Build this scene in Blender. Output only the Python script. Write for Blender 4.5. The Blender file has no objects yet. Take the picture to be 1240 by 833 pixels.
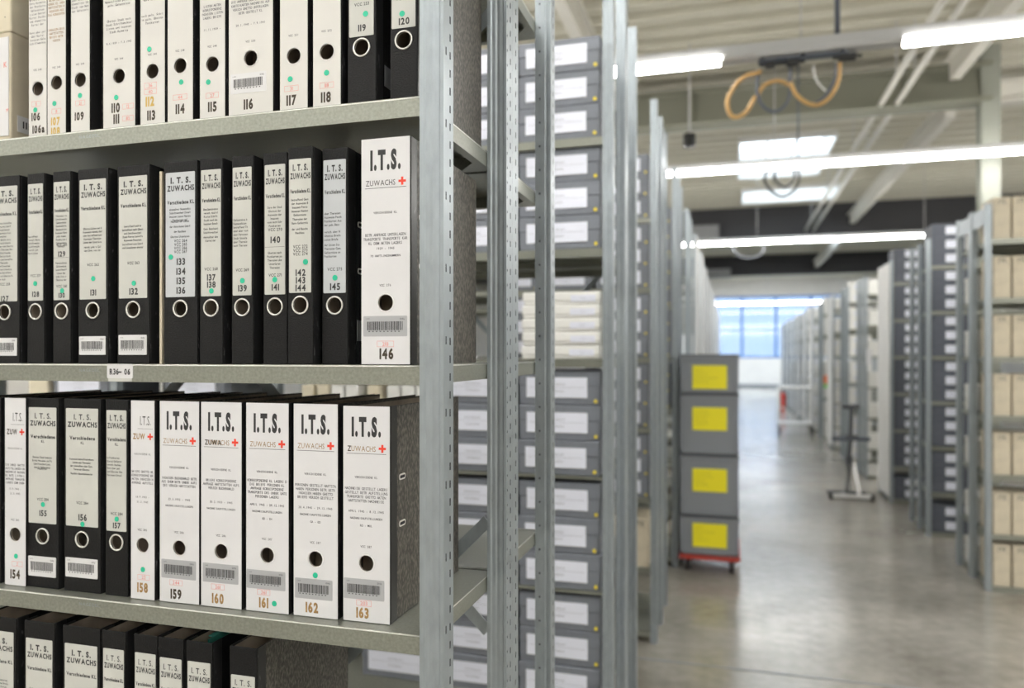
import bpy, bmesh, math, random
from mathutils import Vector, Matrix
random.seed(7)
C = bpy.context.scene.collection
S = bpy.context.scene

# ------------------------------------------------------------------ camera, world, lamps, exposure
EYE = 1.54
YAW = math.radians(16.2)
SN, CS = math.sin(YAW), math.cos(YAW)
cam_d = bpy.data.cameras.new('camera')
cam = bpy.data.objects.new('camera', cam_d); C.objects.link(cam)
cam.location = (0, 0, EYE); cam.rotation_euler = (math.pi/2, 0, YAW)
cam_d.lens = 26.5; cam_d.sensor_width = 36; cam_d.shift_y = (430-416.5)/1240
cam_d.clip_start = 0.05; cam_d.clip_end = 200
cam_d.dof.use_dof = True; cam_d.dof.focus_distance = 1.12; cam_d.dof.aperture_fstop = 2.9
S.camera = cam

w = bpy.data.worlds.new('daylight'); S.world = w; w.use_nodes = True
bg = w.node_tree.nodes['Background']
bg.inputs[0].default_value = (0.74, 0.86, 1.0, 1); bg.inputs[1].default_value = 9.0

S.view_settings.view_transform = 'Standard'; S.view_settings.look = 'None'
S.view_settings.gamma = 1; S.view_settings.use_curve_mapping = False
S.view_settings.exposure = 0.45
LAMP_STRENGTH = 26.0
LAMP_ROWS = [(5.99, True), (9.55, False), (15.8, False), (34.6, False), (1.35, False), (-1.0, False), (-4.6, False)]  # far row and unseen overhead rows are added to light wall and shelves
LAMP_Z = EYE + 2.25

def xat(px, Y):
    """x of the point standing in the plane y=Y that lies on the sight line through column px"""
    r = (px-620)/913.0
    return Y*(r*CS-SN)/(CS+r*SN)

# ------------------------------------------------------------------ materials
MATS = {}
def mat(name, col, rough=0.5, metal=0.0, nscale=0, namt=0.0, col2=None, stretch=(1,1,1), bump=0.0, emit=None, estr=0, contrast=None, rvar=0.0, coat=0.0, spec=None):
    m = bpy.data.materials.new(name); m.use_nodes = True
    nt = m.node_tree; b = nt.nodes['Principled BSDF']
    b.inputs['Base Color'].default_value = (*col, 1)
    b.inputs['Roughness'].default_value = rough
    b.inputs['Metallic'].default_value = metal
    if coat: b.inputs['Coat Weight'].default_value = coat
    if spec is not None: b.inputs['Specular IOR Level'].default_value = spec
    if emit:
        b.inputs['Emission Color'].default_value = (*emit, 1); b.inputs['Emission Strength'].default_value = estr
    if nscale:
        tc = nt.nodes.new('ShaderNodeTexCoord'); mp = nt.nodes.new('ShaderNodeMapping')
        mp.inputs['Scale'].default_value = stretch
        nz = nt.nodes.new('ShaderNodeTexNoise'); nz.inputs['Scale'].default_value = nscale; nz.inputs['Detail'].default_value = 5
        nt.links.new(tc.outputs['Object'], mp.inputs[0]); nt.links.new(mp.outputs[0], nz.inputs['Vector'])
        cr = nt.nodes.new('ShaderNodeValToRGB')
        lo, hi = contrast or (0.3, 0.7)
        cr.color_ramp.elements[0].position = lo; cr.color_ramp.elements[1].position = hi
        if col2 is None:
            c0 = tuple(max(0, c*(1-namt)) for c in col); c1 = tuple(min(1, c*(1+namt)) for c in col)
        else: c0, c1 = col, col2
        cr.color_ramp.elements[0].color = (*c0, 1); cr.color_ramp.elements[1].color = (*c1, 1)
        nt.links.new(nz.outputs['Fac'], cr.inputs[0]); nt.links.new(cr.outputs[0], b.inputs['Base Color'])
        if bump:
            bp = nt.nodes.new('ShaderNodeBump'); bp.inputs['Strength'].default_value = bump; bp.inputs['Distance'].default_value = 0.001
            nt.links.new(nz.outputs['Fac'], bp.inputs['Height']); nt.links.new(bp.outputs[0], b.inputs['Normal'])
        if rvar:
            mr = nt.nodes.new('ShaderNodeMapRange'); mr.inputs[1].default_value = lo; mr.inputs[2].default_value = hi
            mr.inputs[3].default_value = max(0.02, rough-rvar); mr.inputs[4].default_value = rough+rvar
            nt.links.new(nz.outputs['Fac'], mr.inputs[0]); nt.links.new(mr.outputs[0], b.inputs['Roughness'])
    MATS[name] = m
    return m

mat('galvanised steel post', (0.335, 0.375, 0.40), 0.40, 0.55, 60, 0.09, stretch=(1,1,.45), rvar=.08)
mat('galvanised steel shelf', (0.275, 0.285, 0.245), 0.34, 0.5, 220, 0.16, rvar=.06)
mat('shelf edge highlight', (0.75, 0.76, 0.72), 0.3, 0.7)  # bright edge line painted on, standing for light caught by the rolled edge
mat('dark slot', (0.03, 0.03, 0.035), 0.8)
mat('black leatherette', (0.006, 0.006, 0.0065), 0.5, 0, 420, .7, bump=.8, spec=.25)
mat('lit black wear', (0.018, 0.018, 0.019), 0.28, 0, 160, .8, col2=(.22,.22,.23), contrast=(.64,.80), stretch=(1,1,.35))  # binder cover strip by the spine painted lighter, as if lit, with scuffs
mat('cloudy board', (0.04, 0.037, 0.032), 0.5, 0, 300, .5, col2=(.20,.185,.155), stretch=(1,1,.45), contrast=(.42,.75), bump=.2)
mat('brown board', (0.10, 0.088, 0.07), 0.6, 0, 260, .35, stretch=(1,1,.5))
mat('binder lining', (0.42, 0.36, 0.29), 0.8, 0, 30, .15)
mat('old paper', (0.55, 0.47, 0.34), 0.85, 0, 400, .25, stretch=(60,1,1))
mat('white spine paper', (0.685, 0.685, 0.70), 0.45, 0, 12, .03)
mat('aged white paper', (0.67, 0.66, 0.63), 0.5, 0, 9, .05)
mat('cream label paper', (0.555, 0.56, 0.525), 0.5, 0, 14, .04)
mat('cold label paper', (0.53, 0.555, 0.58), 0.5, 0, 14, .04)
mat('print black', (0.03, 0.03, 0.032), 0.6)
mat('print grey', (0.11, 0.11, 0.12), 0.7)
mat('number gold', (0.33, 0.20, 0.075), 0.6, 0, 220, .4)
mat('number yellow', (0.62, 0.42, 0.10), 0.6)
mat('number dark', (0.045, 0.034, 0.022), 0.6, 0, 150, .3, col2=(.13,.075,.02), contrast=(.55,.8))
mat('red cross', (0.80, 0.06, 0.03), 0.5)
mat('stamp red', (0.80, 0.20, 0.17), 0.6)
mat('green sticker', (0.02, 0.50, 0.30), 0.45)
mat('silver sticker', (0.44, 0.45, 0.47), 0.3, 0.2)
mat('white sticker', (0.68, 0.68, 0.69), 0.4)
mat('grey side sticker', (0.30, 0.31, 0.33), 0.4)
mat('nickel', (0.80, 0.79, 0.75), 0.32, 0.45)
mat('ring paper edge', (0.72, 0.71, 0.70), 0.5)
mat('grey box board', (0.175, 0.19, 0.22), 0.55, 0, 40, .06)
mat('pale grey box board', (0.32, 0.345, 0.385), 0.55, 0, 40, .06)
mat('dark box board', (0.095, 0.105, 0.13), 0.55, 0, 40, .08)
mat('white box board', (0.78, 0.78, 0.75), 0.6, 0, 20, .04)
mat('box label', (0.74, 0.765, 0.86), 0.5)
mat('yellow dot', (0.78, 0.62, 0.05), 0.5)
mat('beige board', (0.60, 0.535, 0.41), 0.7, 0, 15, .1)
mat('cream board', (0.66, 0.60, 0.46), 0.7, 0, 15, .06)
mat('red pencil', (0.75, 0.14, 0.10), 0.7)
mat('crate plastic', (0.22, 0.235, 0.26), 0.45)
mat('crate dark edge', (0.07, 0.075, 0.085), 0.5)
mat('yellow label', (0.86, 0.76, 0.015), 0.5)
mat('yellow label print', (0.48, 0.43, 0.03), 0.5)
mat('red dolly', (0.42, 0.045, 0.03), 0.45)
mat('black rubber', (0.02, 0.02, 0.02), 0.6)
mat('chrome', (0.75, 0.76, 0.78), 0.18, 1.0)
mat('white enamel', (0.78, 0.78, 0.77), 0.35)
mat('white panel', (0.74, 0.74, 0.735), 0.45, 0, 3, .03)
mat('ceiling deck', (0.54, 0.52, 0.43), 0.6, 0, 3, .04)
mat('olive beam', (0.20, 0.20, 0.155), 0.6)
mat('charcoal beam', (0.035, 0.035, 0.038), 0.7)
mat('pale beam', (0.62, 0.60, 0.54), 0.6)
mat('grey column paint', (0.27, 0.28, 0.24), 0.55)
mat('wall paint', (0.76, 0.74, 0.70), 0.8, 0, 2, .03)
mat('dark skirting', (0.20, 0.22, 0.24), 0.6)
mat('blue frame', (0.05, 0.17, 0.45), 0.4)
mat('lamp housing', (0.50, 0.50, 0.50), 0.45)
mat('orange conduit', (0.56, 0.34, 0.12), 0.5)
mat('grey cable', (0.10, 0.115, 0.15), 0.5)
mat('extinguisher red', (0.75, 0.05, 0.03), 0.35)
mat('orange sign', (0.95, 0.22, 0.04), 0.5)
mat('green sign', (0.25, 0.75, 0.12), 0.5)
mat('vent grey', (0.22, 0.225, 0.23), 0.5)
mat('teal folder', (0.05, 0.30, 0.24), 0.5)
mat('tube glow', (1, 1, 1), 0.5, emit=(1.0, 0.98, 0.95), estr=LAMP_STRENGTH)
# window panes
def glassy(name, tint, gl=0.12):
    m = bpy.data.materials.new(name); m.use_nodes = True; nt = m.node_tree
    for n in list(nt.nodes):
        if n.type != 'OUTPUT_MATERIAL': nt.nodes.remove(n)
    out = nt.nodes['Material Output']
    t = nt.nodes.new('ShaderNodeBsdfTransparent'); t.inputs[0].default_value = (*tint, 1)
    g = nt.nodes.new('ShaderNodeBsdfGlossy'); g.inputs['Roughness'].default_value = .05; g.inputs[0].default_value = (.9,.9,.9,1)
    mx = nt.nodes.new('ShaderNodeMixShader'); mx.inputs[0].default_value = gl
    nt.links.new(t.outputs[0], mx.inputs[1]); nt.links.new(g.outputs[0], mx.inputs[2]); nt.links.new(mx.outputs[0], out.inputs[0])
    MATS[name] = m
glassy('blue sun glass', (0.068, 0.082, 0.104), .05)
glassy('pale sun glass', (0.30, 0.33, 0.36), .06)
glassy('clear glass', (0.92, 0.92, 0.92), .04)
glassy('skylight glass', (0.42, 0.42, 0.40), .04)

# concrete floor
def floor_mat():
    m = mat('polished concrete', (0.30, 0.285, 0.25), .3)
    nt = m.node_tree; b = nt.nodes['Principled BSDF']
    tc = nt.nodes.new('ShaderNodeTexCoord')
    n1 = nt.nodes.new('ShaderNodeTexNoise'); n1.inputs['Scale'].default_value = .9; n1.inputs['Detail'].default_value = 8; n1.inputs['Roughness'].default_value = .62
    n2 = nt.nodes.new('ShaderNodeTexNoise'); n2.inputs['Scale'].default_value = 14; n2.inputs['Detail'].default_value = 6
    mx = nt.nodes.new('ShaderNodeMath'); mx.operation = 'MULTIPLY_ADD'; mx.inputs[1].default_value = .3
    nt.links.new(tc.outputs['Object'], n1.inputs['Vector']); nt.links.new(tc.outputs['Object'], n2.inputs['Vector'])
    nt.links.new(n2.outputs['Fac'], mx.inputs[0]); nt.links.new(n1.outputs['Fac'], mx.inputs[2])
    cr = nt.nodes.new('ShaderNodeValToRGB')
    cr.color_ramp.elements[0].position = .45; cr.color_ramp.elements[0].color = (.17, .158, .13, 1)
    cr.color_ramp.elements[1].position = .85; cr.color_ramp.elements[1].color = (.40, .375, .335, 1)
    nt.links.new(mx.outputs[0], cr.inputs[0]); nt.links.new(cr.outputs[0], b.inputs['Base Color'])
    mr = nt.nodes.new('ShaderNodeMapRange'); mr.inputs[1].default_value = .4; mr.inputs[2].default_value = .9; mr.inputs[3].default_value = .29; mr.inputs[4].default_value = .11; b.inputs['Specular IOR Level'].default_value = .75
    nt.links.new(mx.outputs[0], mr.inputs[0]); nt.links.new(mr.outputs[0], b.inputs['Roughness'])
    bp = nt.nodes.new('ShaderNodeBump'); bp.inputs['Strength'].default_value = .05; bp.inputs['Distance'].default_value = .003
    nt.links.new(n1.outputs['Fac'], bp.inputs['Height']); nt.links.new(bp.outputs[0], b.inputs['Normal'])
floor_mat()

# ------------------------------------------------------------------ mesh builder
class MB:
    def __init__(s): s.v = []; s.f = []; s.m = []; s.names = []; s.smooth = set()
    def mi(s, name):
        if name not in s.names: s.names.append(name)
        return s.names.index(name)
    def face(s, pts, m, smooth=False):
        i = len(s.v); s.v += [tuple(p) for p in pts]; s.f.append(tuple(range(i, i+len(pts)))); s.m.append(s.mi(m))
        if smooth: s.smooth.add(len(s.f)-1)
    def box(s, x0, x1, y0, y1, z0, z1, m):
        i = len(s.v); k = s.mi(m)
        s.v += [(x0,y0,z0),(x1,y0,z0),(x1,y1,z0),(x0,y1,z0),(x0,y0,z1),(x1,y0,z1),(x1,y1,z1),(x0,y1,z1)]
        for q in ((0,3,2,1),(4,5,6,7),(0,1,5,4),(1,2,6,5),(2,3,7,6),(3,0,4,7)):
            s.f.append(tuple(i+a for a in q)); s.m.append(k)
    def obox(s, p, q, wx, wz, m, up=(0,0,1)):
        """bar of width wx and height wz from p to q"""
        p, q = Vector(p), Vector(q); d = (q-p).normalized(); u = Vector(up)
        if abs(d.dot(u)) > .98: u = Vector((0,1,0))
        a = d.cross(u).normalized(); b = a.cross(d).normalized()
        i = len(s.v); k = s.mi(m)
        for c in (p, q):
            for (e, f) in ((-1,-1),(1,-1),(1,1),(-1,1)):
                s.v.append(tuple(c + a*e*wx/2 + b*f*wz/2))
        for t in ((0,1,2,3),(7,6,5,4),(0,4,5,1),(1,5,6,2),(2,6,7,3),(3,7,4,0)):
            s.f.append(tuple(i+z for z in t)); s.m.append(k)
    def prism(s, pts, z0, z1, m, axis='z'):
        n = len(pts); i = len(s.v); k = s.mi(m)
        def P(a, b, c): return {'z': (a,b,c), 'x': (c,a,b), 'y': (a,c,b)}[axis]
        for z in (z0, z1):
            for a, b in pts: s.v.append(P(a, b, z))
        s.f.append(tuple(i+j for j in reversed(range(n)))); s.m.append(k)
        s.f.append(tuple(i+n+j for j in range(n))); s.m.append(k)
        for j in range(n):
            s.f.append((i+j, i+(j+1)%n, i+n+(j+1)%n, i+n+j)); s.m.append(k)
    def tube(s, pts, r, m, n=8, cap=True):
        pts = [Vector(p) for p in pts]; k = s.mi(m); rings = []; ref = None
        for j, p in enumerate(pts):
            d = (pts[min(j+1, len(pts)-1)]-pts[max(j-1, 0)]).normalized()
            if ref is None:
                ref = Vector((0,0,1)) if abs(d.z) < .9 else Vector((1,0,0))
            a = (ref - d*ref.dot(d)).normalized(); b = d.cross(a); ref = a
            i = len(s.v); rings.append(i)
            for t in range(n):
                an = 2*math.pi*t/n; s.v.append(tuple(p + a*math.cos(an)*r + b*math.sin(an)*r))
        for j in range(len(rings)-1):
            for t in range(n):
                s.f.append((rings[j]+t, rings[j]+(t+1)%n, rings[j+1]+(t+1)%n, rings[j+1]+t)); s.m.append(k); s.smooth.add(len(s.f)-1)
        if cap:
            s.f.append(tuple(rings[0]+t for t in reversed(range(n)))); s.m.append(k)
            s.f.append(tuple(rings[-1]+t for t in range(n))); s.m.append(k)
    def torus(s, c, R, r, m, axis='y', n=28, k=8, sx=1.0, sz=1.0):
        pts = []
        i = len(s.v); mi = s.mi(m)
        for a in range(n):
            A = 2*math.pi*a/n
            for b in range(k):
                B = 2*math.pi*b/k; rr = R + r*math.cos(B); h = r*math.sin(B)
                x, z = rr*math.cos(A)*sx, rr*math.sin(A)*sz
                s.v.append((c[0]+x, c[1]+h, c[2]+z) if axis == 'y' else (c[0]+h, c[1]+x, c[2]+z))
        for a in range(n):
            for b in range(k):
                s.f.append((i+a*k+b, i+a*k+(b+1)%k, i+((a+1)%n)*k+(b+1)%k, i+((a+1)%n)*k+b)); s.m.append(mi); s.smooth.add(len(s.f)-1)
    def plate_hole(s, x0, x1, z0, z1, y0, y1, cx, cz, r, m, minner=None, n=28):
        """slab between y0 (front) and y1 with a round hole"""
        mi = s.mi(m); mj = s.mi(minner or m)
        def rect(A):
            dx, dz = math.cos(A), math.sin(A)
            t = 1e9
            if dx > 1e-9: t = min(t, (x1-cx)/dx)
            if dx < -1e-9: t = min(t, (x0-cx)/dx)
            if dz > 1e-9: t = min(t, (z1-cz)/dz)
            if dz < -1e-9: t = min(t, (z0-cz)/dz)
            return (cx+dx*t, cz+dz*t)
        As = [2*math.pi*a/n for a in range(n)]
        As += [math.atan2(zz-cz, xx-cx) % (2*math.pi) for xx in (x0, x1) for zz in (z0, z1)]
        As = sorted(As); n = len(As); base = len(s.v)
        for A in As:
            o = rect(A); q = (cx+r*math.cos(A), cz+r*math.sin(A))
            s.v += [(o[0], y0, o[1]), (q[0], y0, q[1]), (q[0], y1, q[1]), (o[0], y1, o[1])]
        for a in range(n):
            i = base+4*a; j = base+4*((a+1) % n)
            s.f.append((i, j, j+1, i+1)); s.m.append(mi)
            if y1 != y0:
                s.f.append((i+1, j+1, j+2, i+2)); s.m.append(mj)
                s.f.append((i+2, j+2, j+3, i+3)); s.m.append(mj)
                s.f.append((i+3, j+3, j, i)); s.m.append(mi)
    def build(s, name, parent=None, loc=(0,0,0), bevel=0, segs=2, fixn=False):
        me = bpy.data.meshes.new(name); me.from_pydata(s.v, [], s.f)
        for nme in s.names: me.materials.append(MATS[nme])
        me.polygons.foreach_set('material_index', s.m)
        for i in s.smooth: me.polygons[i].use_smooth = True
        if fixn:
            b = bmesh.new(); b.from_mesh(me); bmesh.ops.recalc_face_normals(b, faces=b.faces); b.to_mesh(me); b.free()
        me.update()
        o = bpy.data.objects.new(name, me); C.objects.link(o); o.location = loc
        if parent: o.parent = parent
        if bevel:
            md = o.modifiers.new('bevel', 'BEVEL'); md.width = bevel; md.segments = segs; md.limit_method = 'ANGLE'
        return o

def tag(o, label=None, cat=None, group=None, kind=None):
    if label: o['label'] = label
    if cat: o['category'] = cat
    if group: o['group'] = group
    if kind: o['kind'] = kind
    return o
def thing(name, label, cat, loc=(0,0,0), rz=0, group=None):
    o = bpy.data.objects.new(name, None); C.objects.link(o); o.empty_display_size = .05
    o.location = loc; o.rotation_euler = (0,0,rz)
    return tag(o, label, cat, group)
CHILD = {}
def copy_tree(o, parent=None, label=None, group=None):
    c = o.copy(); C.objects.link(c)
    if parent: c.parent = parent
    for ch in kids(o): copy_tree(ch, c)
    if label: c['label'] = label
    if group: c['group'] = group
    return c
def kids(o):
    if o.name not in CHILD: CHILD[o.name] = [x for x in bpy.data.objects if x.parent == o]
    return CHILD[o.name]
def struct(mb, name, **k):
    o = mb.build(name, **k); o['kind'] = 'structure'; return o

# ------------------------------------------------------------------ lettering
GL = {}
def glyph(ch, style):
    key = (ch, style)
    if key in GL: return GL[key]
    cu = bpy.data.curves.new('g', 'FONT'); cu.body = ch
    cu.resolution_u = 3 if style != 'r' else 2
    cu.offset = {'r': 0.0, 'm': .018, 'b': 0.035, 'h': 0.05, 'x': .06}[style]
    o = bpy.data.objects.new('g', cu); C.objects.link(o)
    bpy.context.view_layer.update()
    ev = o.evaluated_get(bpy.context.evaluated_depsgraph_get())
    me = ev.to_mesh()
    vs = [(v.co.x, v.co.y) for v in me.vertices]; fs = [tuple(p.vertices) for p in me.polygons]
    ev.to_mesh_clear()
    bpy.data.objects.remove(o); bpy.data.curves.remove(cu)
    if vs:
        x0 = min(v[0] for v in vs); x1 = max(v[0] for v in vs)
        GL[key] = ([(x-x0, y) for x, y in vs], fs, x1-x0)
    else: GL[key] = ([], [], .25)
    return GL[key]
CAP = 0.73          # cap height of the built-in font at size 1
def text(mb, s, x, z, cap, m, style='r', align='c', sx=1.0, maxw=None, mono=False, y=-.0009, gap=.11, slant=0.0, plane='y'):
    """line of lettering with capitals `cap` metres high, baseline at z"""
    size = cap/CAP; lay = []; cur = 0
    for ch in s:
        if ch == ' ': cur += .34 if not mono else .62; continue
        vs, fs, wd = glyph(ch, style)
        if mono: lay.append((ch, cur+(.55-wd)/2)); cur += .62
        else: lay.append((ch, cur)); cur += wd+gap
    if not mono: cur -= gap
    tot = cur*size*sx
    if maxw and tot > maxw: sx *= maxw/tot; tot = maxw
    ox = x - (tot/2 if align == 'c' else (tot if align == 'r' else 0))
    k = mb.mi(m)
    for ch, cx in lay:
        vs, fs, wd = glyph(ch, style); i = len(mb.v)
        for a, b in vs:
            u = ox+(cx+a)*size*sx+slant*b*size; v = z+b*size
            mb.v.append((u, y, v) if plane == 'y' else (y, u, v))
        for f in fs: mb.f.append(tuple(i+q for q in f)); mb.m.append(k)
def frame_rect(mb, x0, x1, z0, z1, t, m, y=-.0009):
    for a in ((x0,x1,z0,z0+t),(x0,x1,z1-t,z1),(x0,x0+t,z0,z1),(x1-t,x1,z0,z1)):
        mb.face([(a[0],y,a[2]),(a[1],y,a[2]),(a[1],y,a[3]),(a[0],y,a[3])], m)
def rectf(mb, x0, x1, z0, z1, m, y=-.0009): mb.face([(x0,y,z0),(x1,y,z0),(x1,y,z1),(x0,y,z1)], m)
def round_rect(x0, x1, z0, z1, r, n=4):
    pts = []
    for cx, cz, a0 in ((x1-r,z0+r,-90),(x1-r,z1-r,0),(x0+r,z1-r,90),(x0+r,z0+r,180)):
        for k in range(n+1):
            a = math.radians(a0+90*k/n); pts.append((cx+r*math.cos(a), cz+r*math.sin(a)))
    return pts
def barcode(mb, x0, x1, z0, z1, y, rnd):
    x = x0
    while x < x1:
        wd = rnd.choice([.0008,.0011,.0015]); g = rnd.choice([.0007,.0009,.0011])
        rectf(mb, x, min(x+wd, x1), z0, z1, 'print black', y); x += wd+g

# ------------------------------------------------------------------ the hall
HX0, HX1, HY0, HY1, HZ = -13.0, 15.0, -8.0, 38.2, EYE+3.62
b = MB(); b.box(HX0, HX1, HY0, HY1, -.12, 0, 'polished concrete'); struct(b, 'floor')
b = MB()
for Y in (3.86, 9.9, 15.9, 21.9): b.box(HX0, HX1, Y-.006, Y+.006, .0002, .0012, 'dark skirting')
struct(b, 'trim_1')
b = MB()   # corrugated deck with skylight openings, real and added
sky = [(.15, 1.65, 13.3, 16.0), (.25, 2.2, 17.3, 18.6), (-1.2, 2.6, 20.3, 23.6), (-3.5, 5.0, 29.6, 34.3), (-.3, 1.5, 3.2, 4.2)]  # first pair in view; the rest are added, unseen, to brighten the hall
per = .36
def deck(x0, x1, y0, y1):
    k0 = int(round((y1-y0)/per)); step = (y1-y0)/k0
    for i in range(k0):
        a = y0+i*step; pts = [(a, HZ), (a+.45*step, HZ), (a+.55*step, HZ+.10), (a+.90*step, HZ+.10), (a+step, HZ)]
        for p, q in zip(pts, pts[1:]):
            b.face([(x0,p[0],p[1]),(x0,q[0],q[1]),(x1,q[0],q[1]),(x1,p[0],p[1])], 'ceiling deck')
ys = [HY0, 13.3, 16.0, 17.3, 18.6, HY1]
yy = HY0
for (x0, x1, y0, y1) in sorted(sky, key=lambda q: q[2]): deck(HX0, HX1, yy, y0); yy = y1
deck(HX0, HX1, yy, HY1)
for (x0, x1, y0, y1) in sky:
    deck(HX0, x0, y0, y1); deck(x1, HX1, y0, y1)
    t = .03
    b.box(x0-t, x0, y0, y1, HZ-.05, HZ+.5, 'white enamel'); b.box(x1, x1+t, y0, y1, HZ-.05, HZ+.5, 'white enamel')
    b.box(x0-t, x1+t, y0-t, y0, HZ-.05, HZ+.5, 'white enamel'); b.box(x0-t, x1+t, y1, y1+t, HZ-.05, HZ+.5, 'white enamel')
struct(b, 'ceiling')
for i, (x0, x1, y0, y1) in enumerate(sky):
    b = MB()
    for k in range(4):
        xx = x0+(x1-x0)*k/3; b.box(xx-.025, xx+.025, y0, y1, HZ+.30, HZ+.36, 'white enamel')
    b.face([(x0,y0,HZ+.34),(x0,y1,HZ+.34),(x1,y1,HZ+.34),(x1,y0,HZ+.34)], 'skylight glass' if y0 < 20 else 'clear glass')  # the added far skylights get clearer panes to pass more daylight
    struct(b, 'window_%d' % (i+2))
# walls
b = MB(); b.box(HX0-.2, HX0, HY0, HY1, 0, HZ+.2, 'wall paint'); struct(b, 'wall_left')
b = MB(); b.box(HX1, HX1+.2, HY0, HY1, 0, HZ+.2, 'wall paint'); struct(b, 'wall_right')
b = MB(); b.box(HX0, HX1, HY0-.2, HY0, 0, HZ+.2, 'wall paint'); struct(b, 'wall_back')
WX0, WX1, WZ0, WZ1 = -1.05, 5.2, 1.40, EYE+2.86
b = MB()
b.box(HX0, WX0, HY1, HY1+.25, 0, HZ+.2, 'wall paint'); b.box(WX1, HX1, HY1, HY1+.25, 0, HZ+.2, 'wall paint')
b.box(WX0, WX1, HY1, HY1+.25, 0, WZ0, 'wall paint'); b.box(WX0, WX1, HY1, HY1+.25, WZ1, HZ+.2, 'wall paint')
struct(b, 'wall_far')
b = MB(); b.box(HX0, HX1, HY1-.03, HY1-.001, 0, .14, 'dark skirting'); struct(b, 'baseboard_far')
b = MB()
b.face([(WX0,HY1+.12,WZ0),(WX1,HY1+.12,WZ0),(WX1,HY1+.12,WZ1),(WX0,HY1+.12,WZ1)], 'blue sun glass')
for k in range(5):
    xx = WX0+(WX1-WX0)*k/4; b.box(xx-.06, xx+.06, HY1+.06, HY1+.18, WZ0, WZ1, 'blue frame')
for zz, hh in ((WZ0+.03, .05), (WZ0+1.35, .04), (WZ1-.03, .05)): b.box(WX0, WX1, HY1+.07, HY1+.17, zz-hh, zz+hh, 'blue frame')
struct(b, 'window_1')
# beams, purlins, column
def beam(name, X0, X1, Y, z0, z1, m, wdt=.22):
    b = MB(); t = .03
    b.box(X0, X1, Y-wdt/2, Y+wdt/2, z0, z0+t, m); b.box(X0, X1, Y-wdt/2, Y+wdt/2, z1-t, z1, m)
    b.box(X0, X1, Y-.035, Y+.035, z0+t, z1-t, m)
    for k in range(int((X1-X0)/2.5)+1): b.box(X0+k*2.5, X0+k*2.5+.02, Y-wdt/2+.01, Y+wdt/2-.01, z0+t, z1-t, m)
    return struct(b, name)
beam('trim_2', HX0, 2.90, 10.05, EYE+2.96, EYE+3.40, 'olive beam', .34)
beam('trim_3', HX0, HX1, 10.9, EYE+3.18, EYE+3.46, 'pale beam')
b = MB(); b.box(HX0, HX1, 19.35, 19.65, EYE+2.9, HZ, 'charcoal beam'); struct(b, 'trim_4')
b = MB(); b.box(HX0, HX1, 28.65, 28.95, EYE+2.9, HZ, 'charcoal beam'); struct(b, 'trim_5')
def yz_purlin(name, X, z, wd, h, y0, y1, m):
    b = MB(); b.box(X-wd/2, X+wd/2, y0, y1, z, z+h, m); b.box(X-wd, X+wd, y0, y1, z+h, z+h+.02, m); return struct(b, name)
yz_purlin('trim_6', 2.5, EYE+3.2, .12, .2, HY0, 9.85, 'pale beam')
yz_purlin('trim_7', 2.75, EYE+3.1, .12, .2, 11.05, 19.3, 'pale beam')
yz_purlin('trim_8', -1.5, EYE+3.2, .12, .2, HY0, 9.85, 'pale beam')
yz_purlin('trim_12', 2.9, EYE+3.1, .12, .2, 19.7, 28.6, 'pale beam')
for nm, X in (('trim_9', 1.72), ('trim_10', 1.90)):
    b = MB(); b.tube([(X, HY0, EYE+3.0), (X, 19.3, EYE+3.0)], .035, 'pale beam', 10)
    for Y in range(-6, 19, 3): b.obox((X, Y, EYE+3.0), (X, Y, HZ+.02), .012, .012, 'lamp housing')
    struct(b, nm)
b = MB()
b.box(2.90-.10, 2.90+.10, 10.05-.09, 10.05-.075, 0, HZ, 'grey column paint'); b.box(2.90-.10, 2.90+.10, 10.05+.075, 10.05+.09, 0, HZ, 'grey column paint')
b.box(2.90-.01, 2.90+.01, 10.05-.075, 10.05+.075, 0, HZ, 'grey column paint'); b.box(2.90-.15, 2.90+.15, 9.90, 10.20, 0, .02, 'grey column paint')
struct(b, 'trim_11')

# ------------------------------------------------------------------ strip lights
def lamp_line(Y, gap, label):
    HX0, HX1 = (-3.0, 6.0) if Y > 30 else (-13.0, 15.0)
    t = thing('strip_light', label, 'ceiling light', (0, Y, LAMP_Z), 0, None)
    b = MB()
    b.prism([(-.042, .0265), (.042, .0265), (.036, .10), (-.036, .10)], HX0+.4, HX1-.4, 'lamp housing', axis='x')
    b.build('housing', t)
    b = MB()
    for k in range(int(HX1-HX0)//3):
        X = HX0+1.5+3*k
        b.tube([(X, 0, .10), (X, 0, HZ-LAMP_Z-.001)], .006, 'lamp housing', 6)
    b.build('suspension_rod', t)
    L = 1.24; X = -.06-1.26*(10 if Y < 30 else 1)
    off = 0
    while X+L < HX1-.4:
        lit = not (gap and abs(X+.06) < .1)
        b = MB(); b.prism(round_rect(-.06, .06, -.018, .026, .016, 3), X, X+L, 'tube glow' if lit else 'lamp housing', axis='x')
        o = b.build('tube_cover', t)
        if not lit: o['label'] = 'unlit section of the strip light'
        X += 1.26
    return t
names = ['nearest lit strip light with a dark unlit middle section, above the cable loops', 'second strip light crossing in front of the skylight', 'third strip light in front of the charcoal beam', 'farthest strip light, added before the blue window to light the far wall',
         'unseen strip light added overhead, just in front of the second rack', 'unseen strip light added overhead, directly behind the photographer', 'unseen strip light added nearest the rear wall behind the photographer']
for (Y, g), n in zip(LAMP_ROWS, names): lamp_line(Y, g, n)
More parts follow.
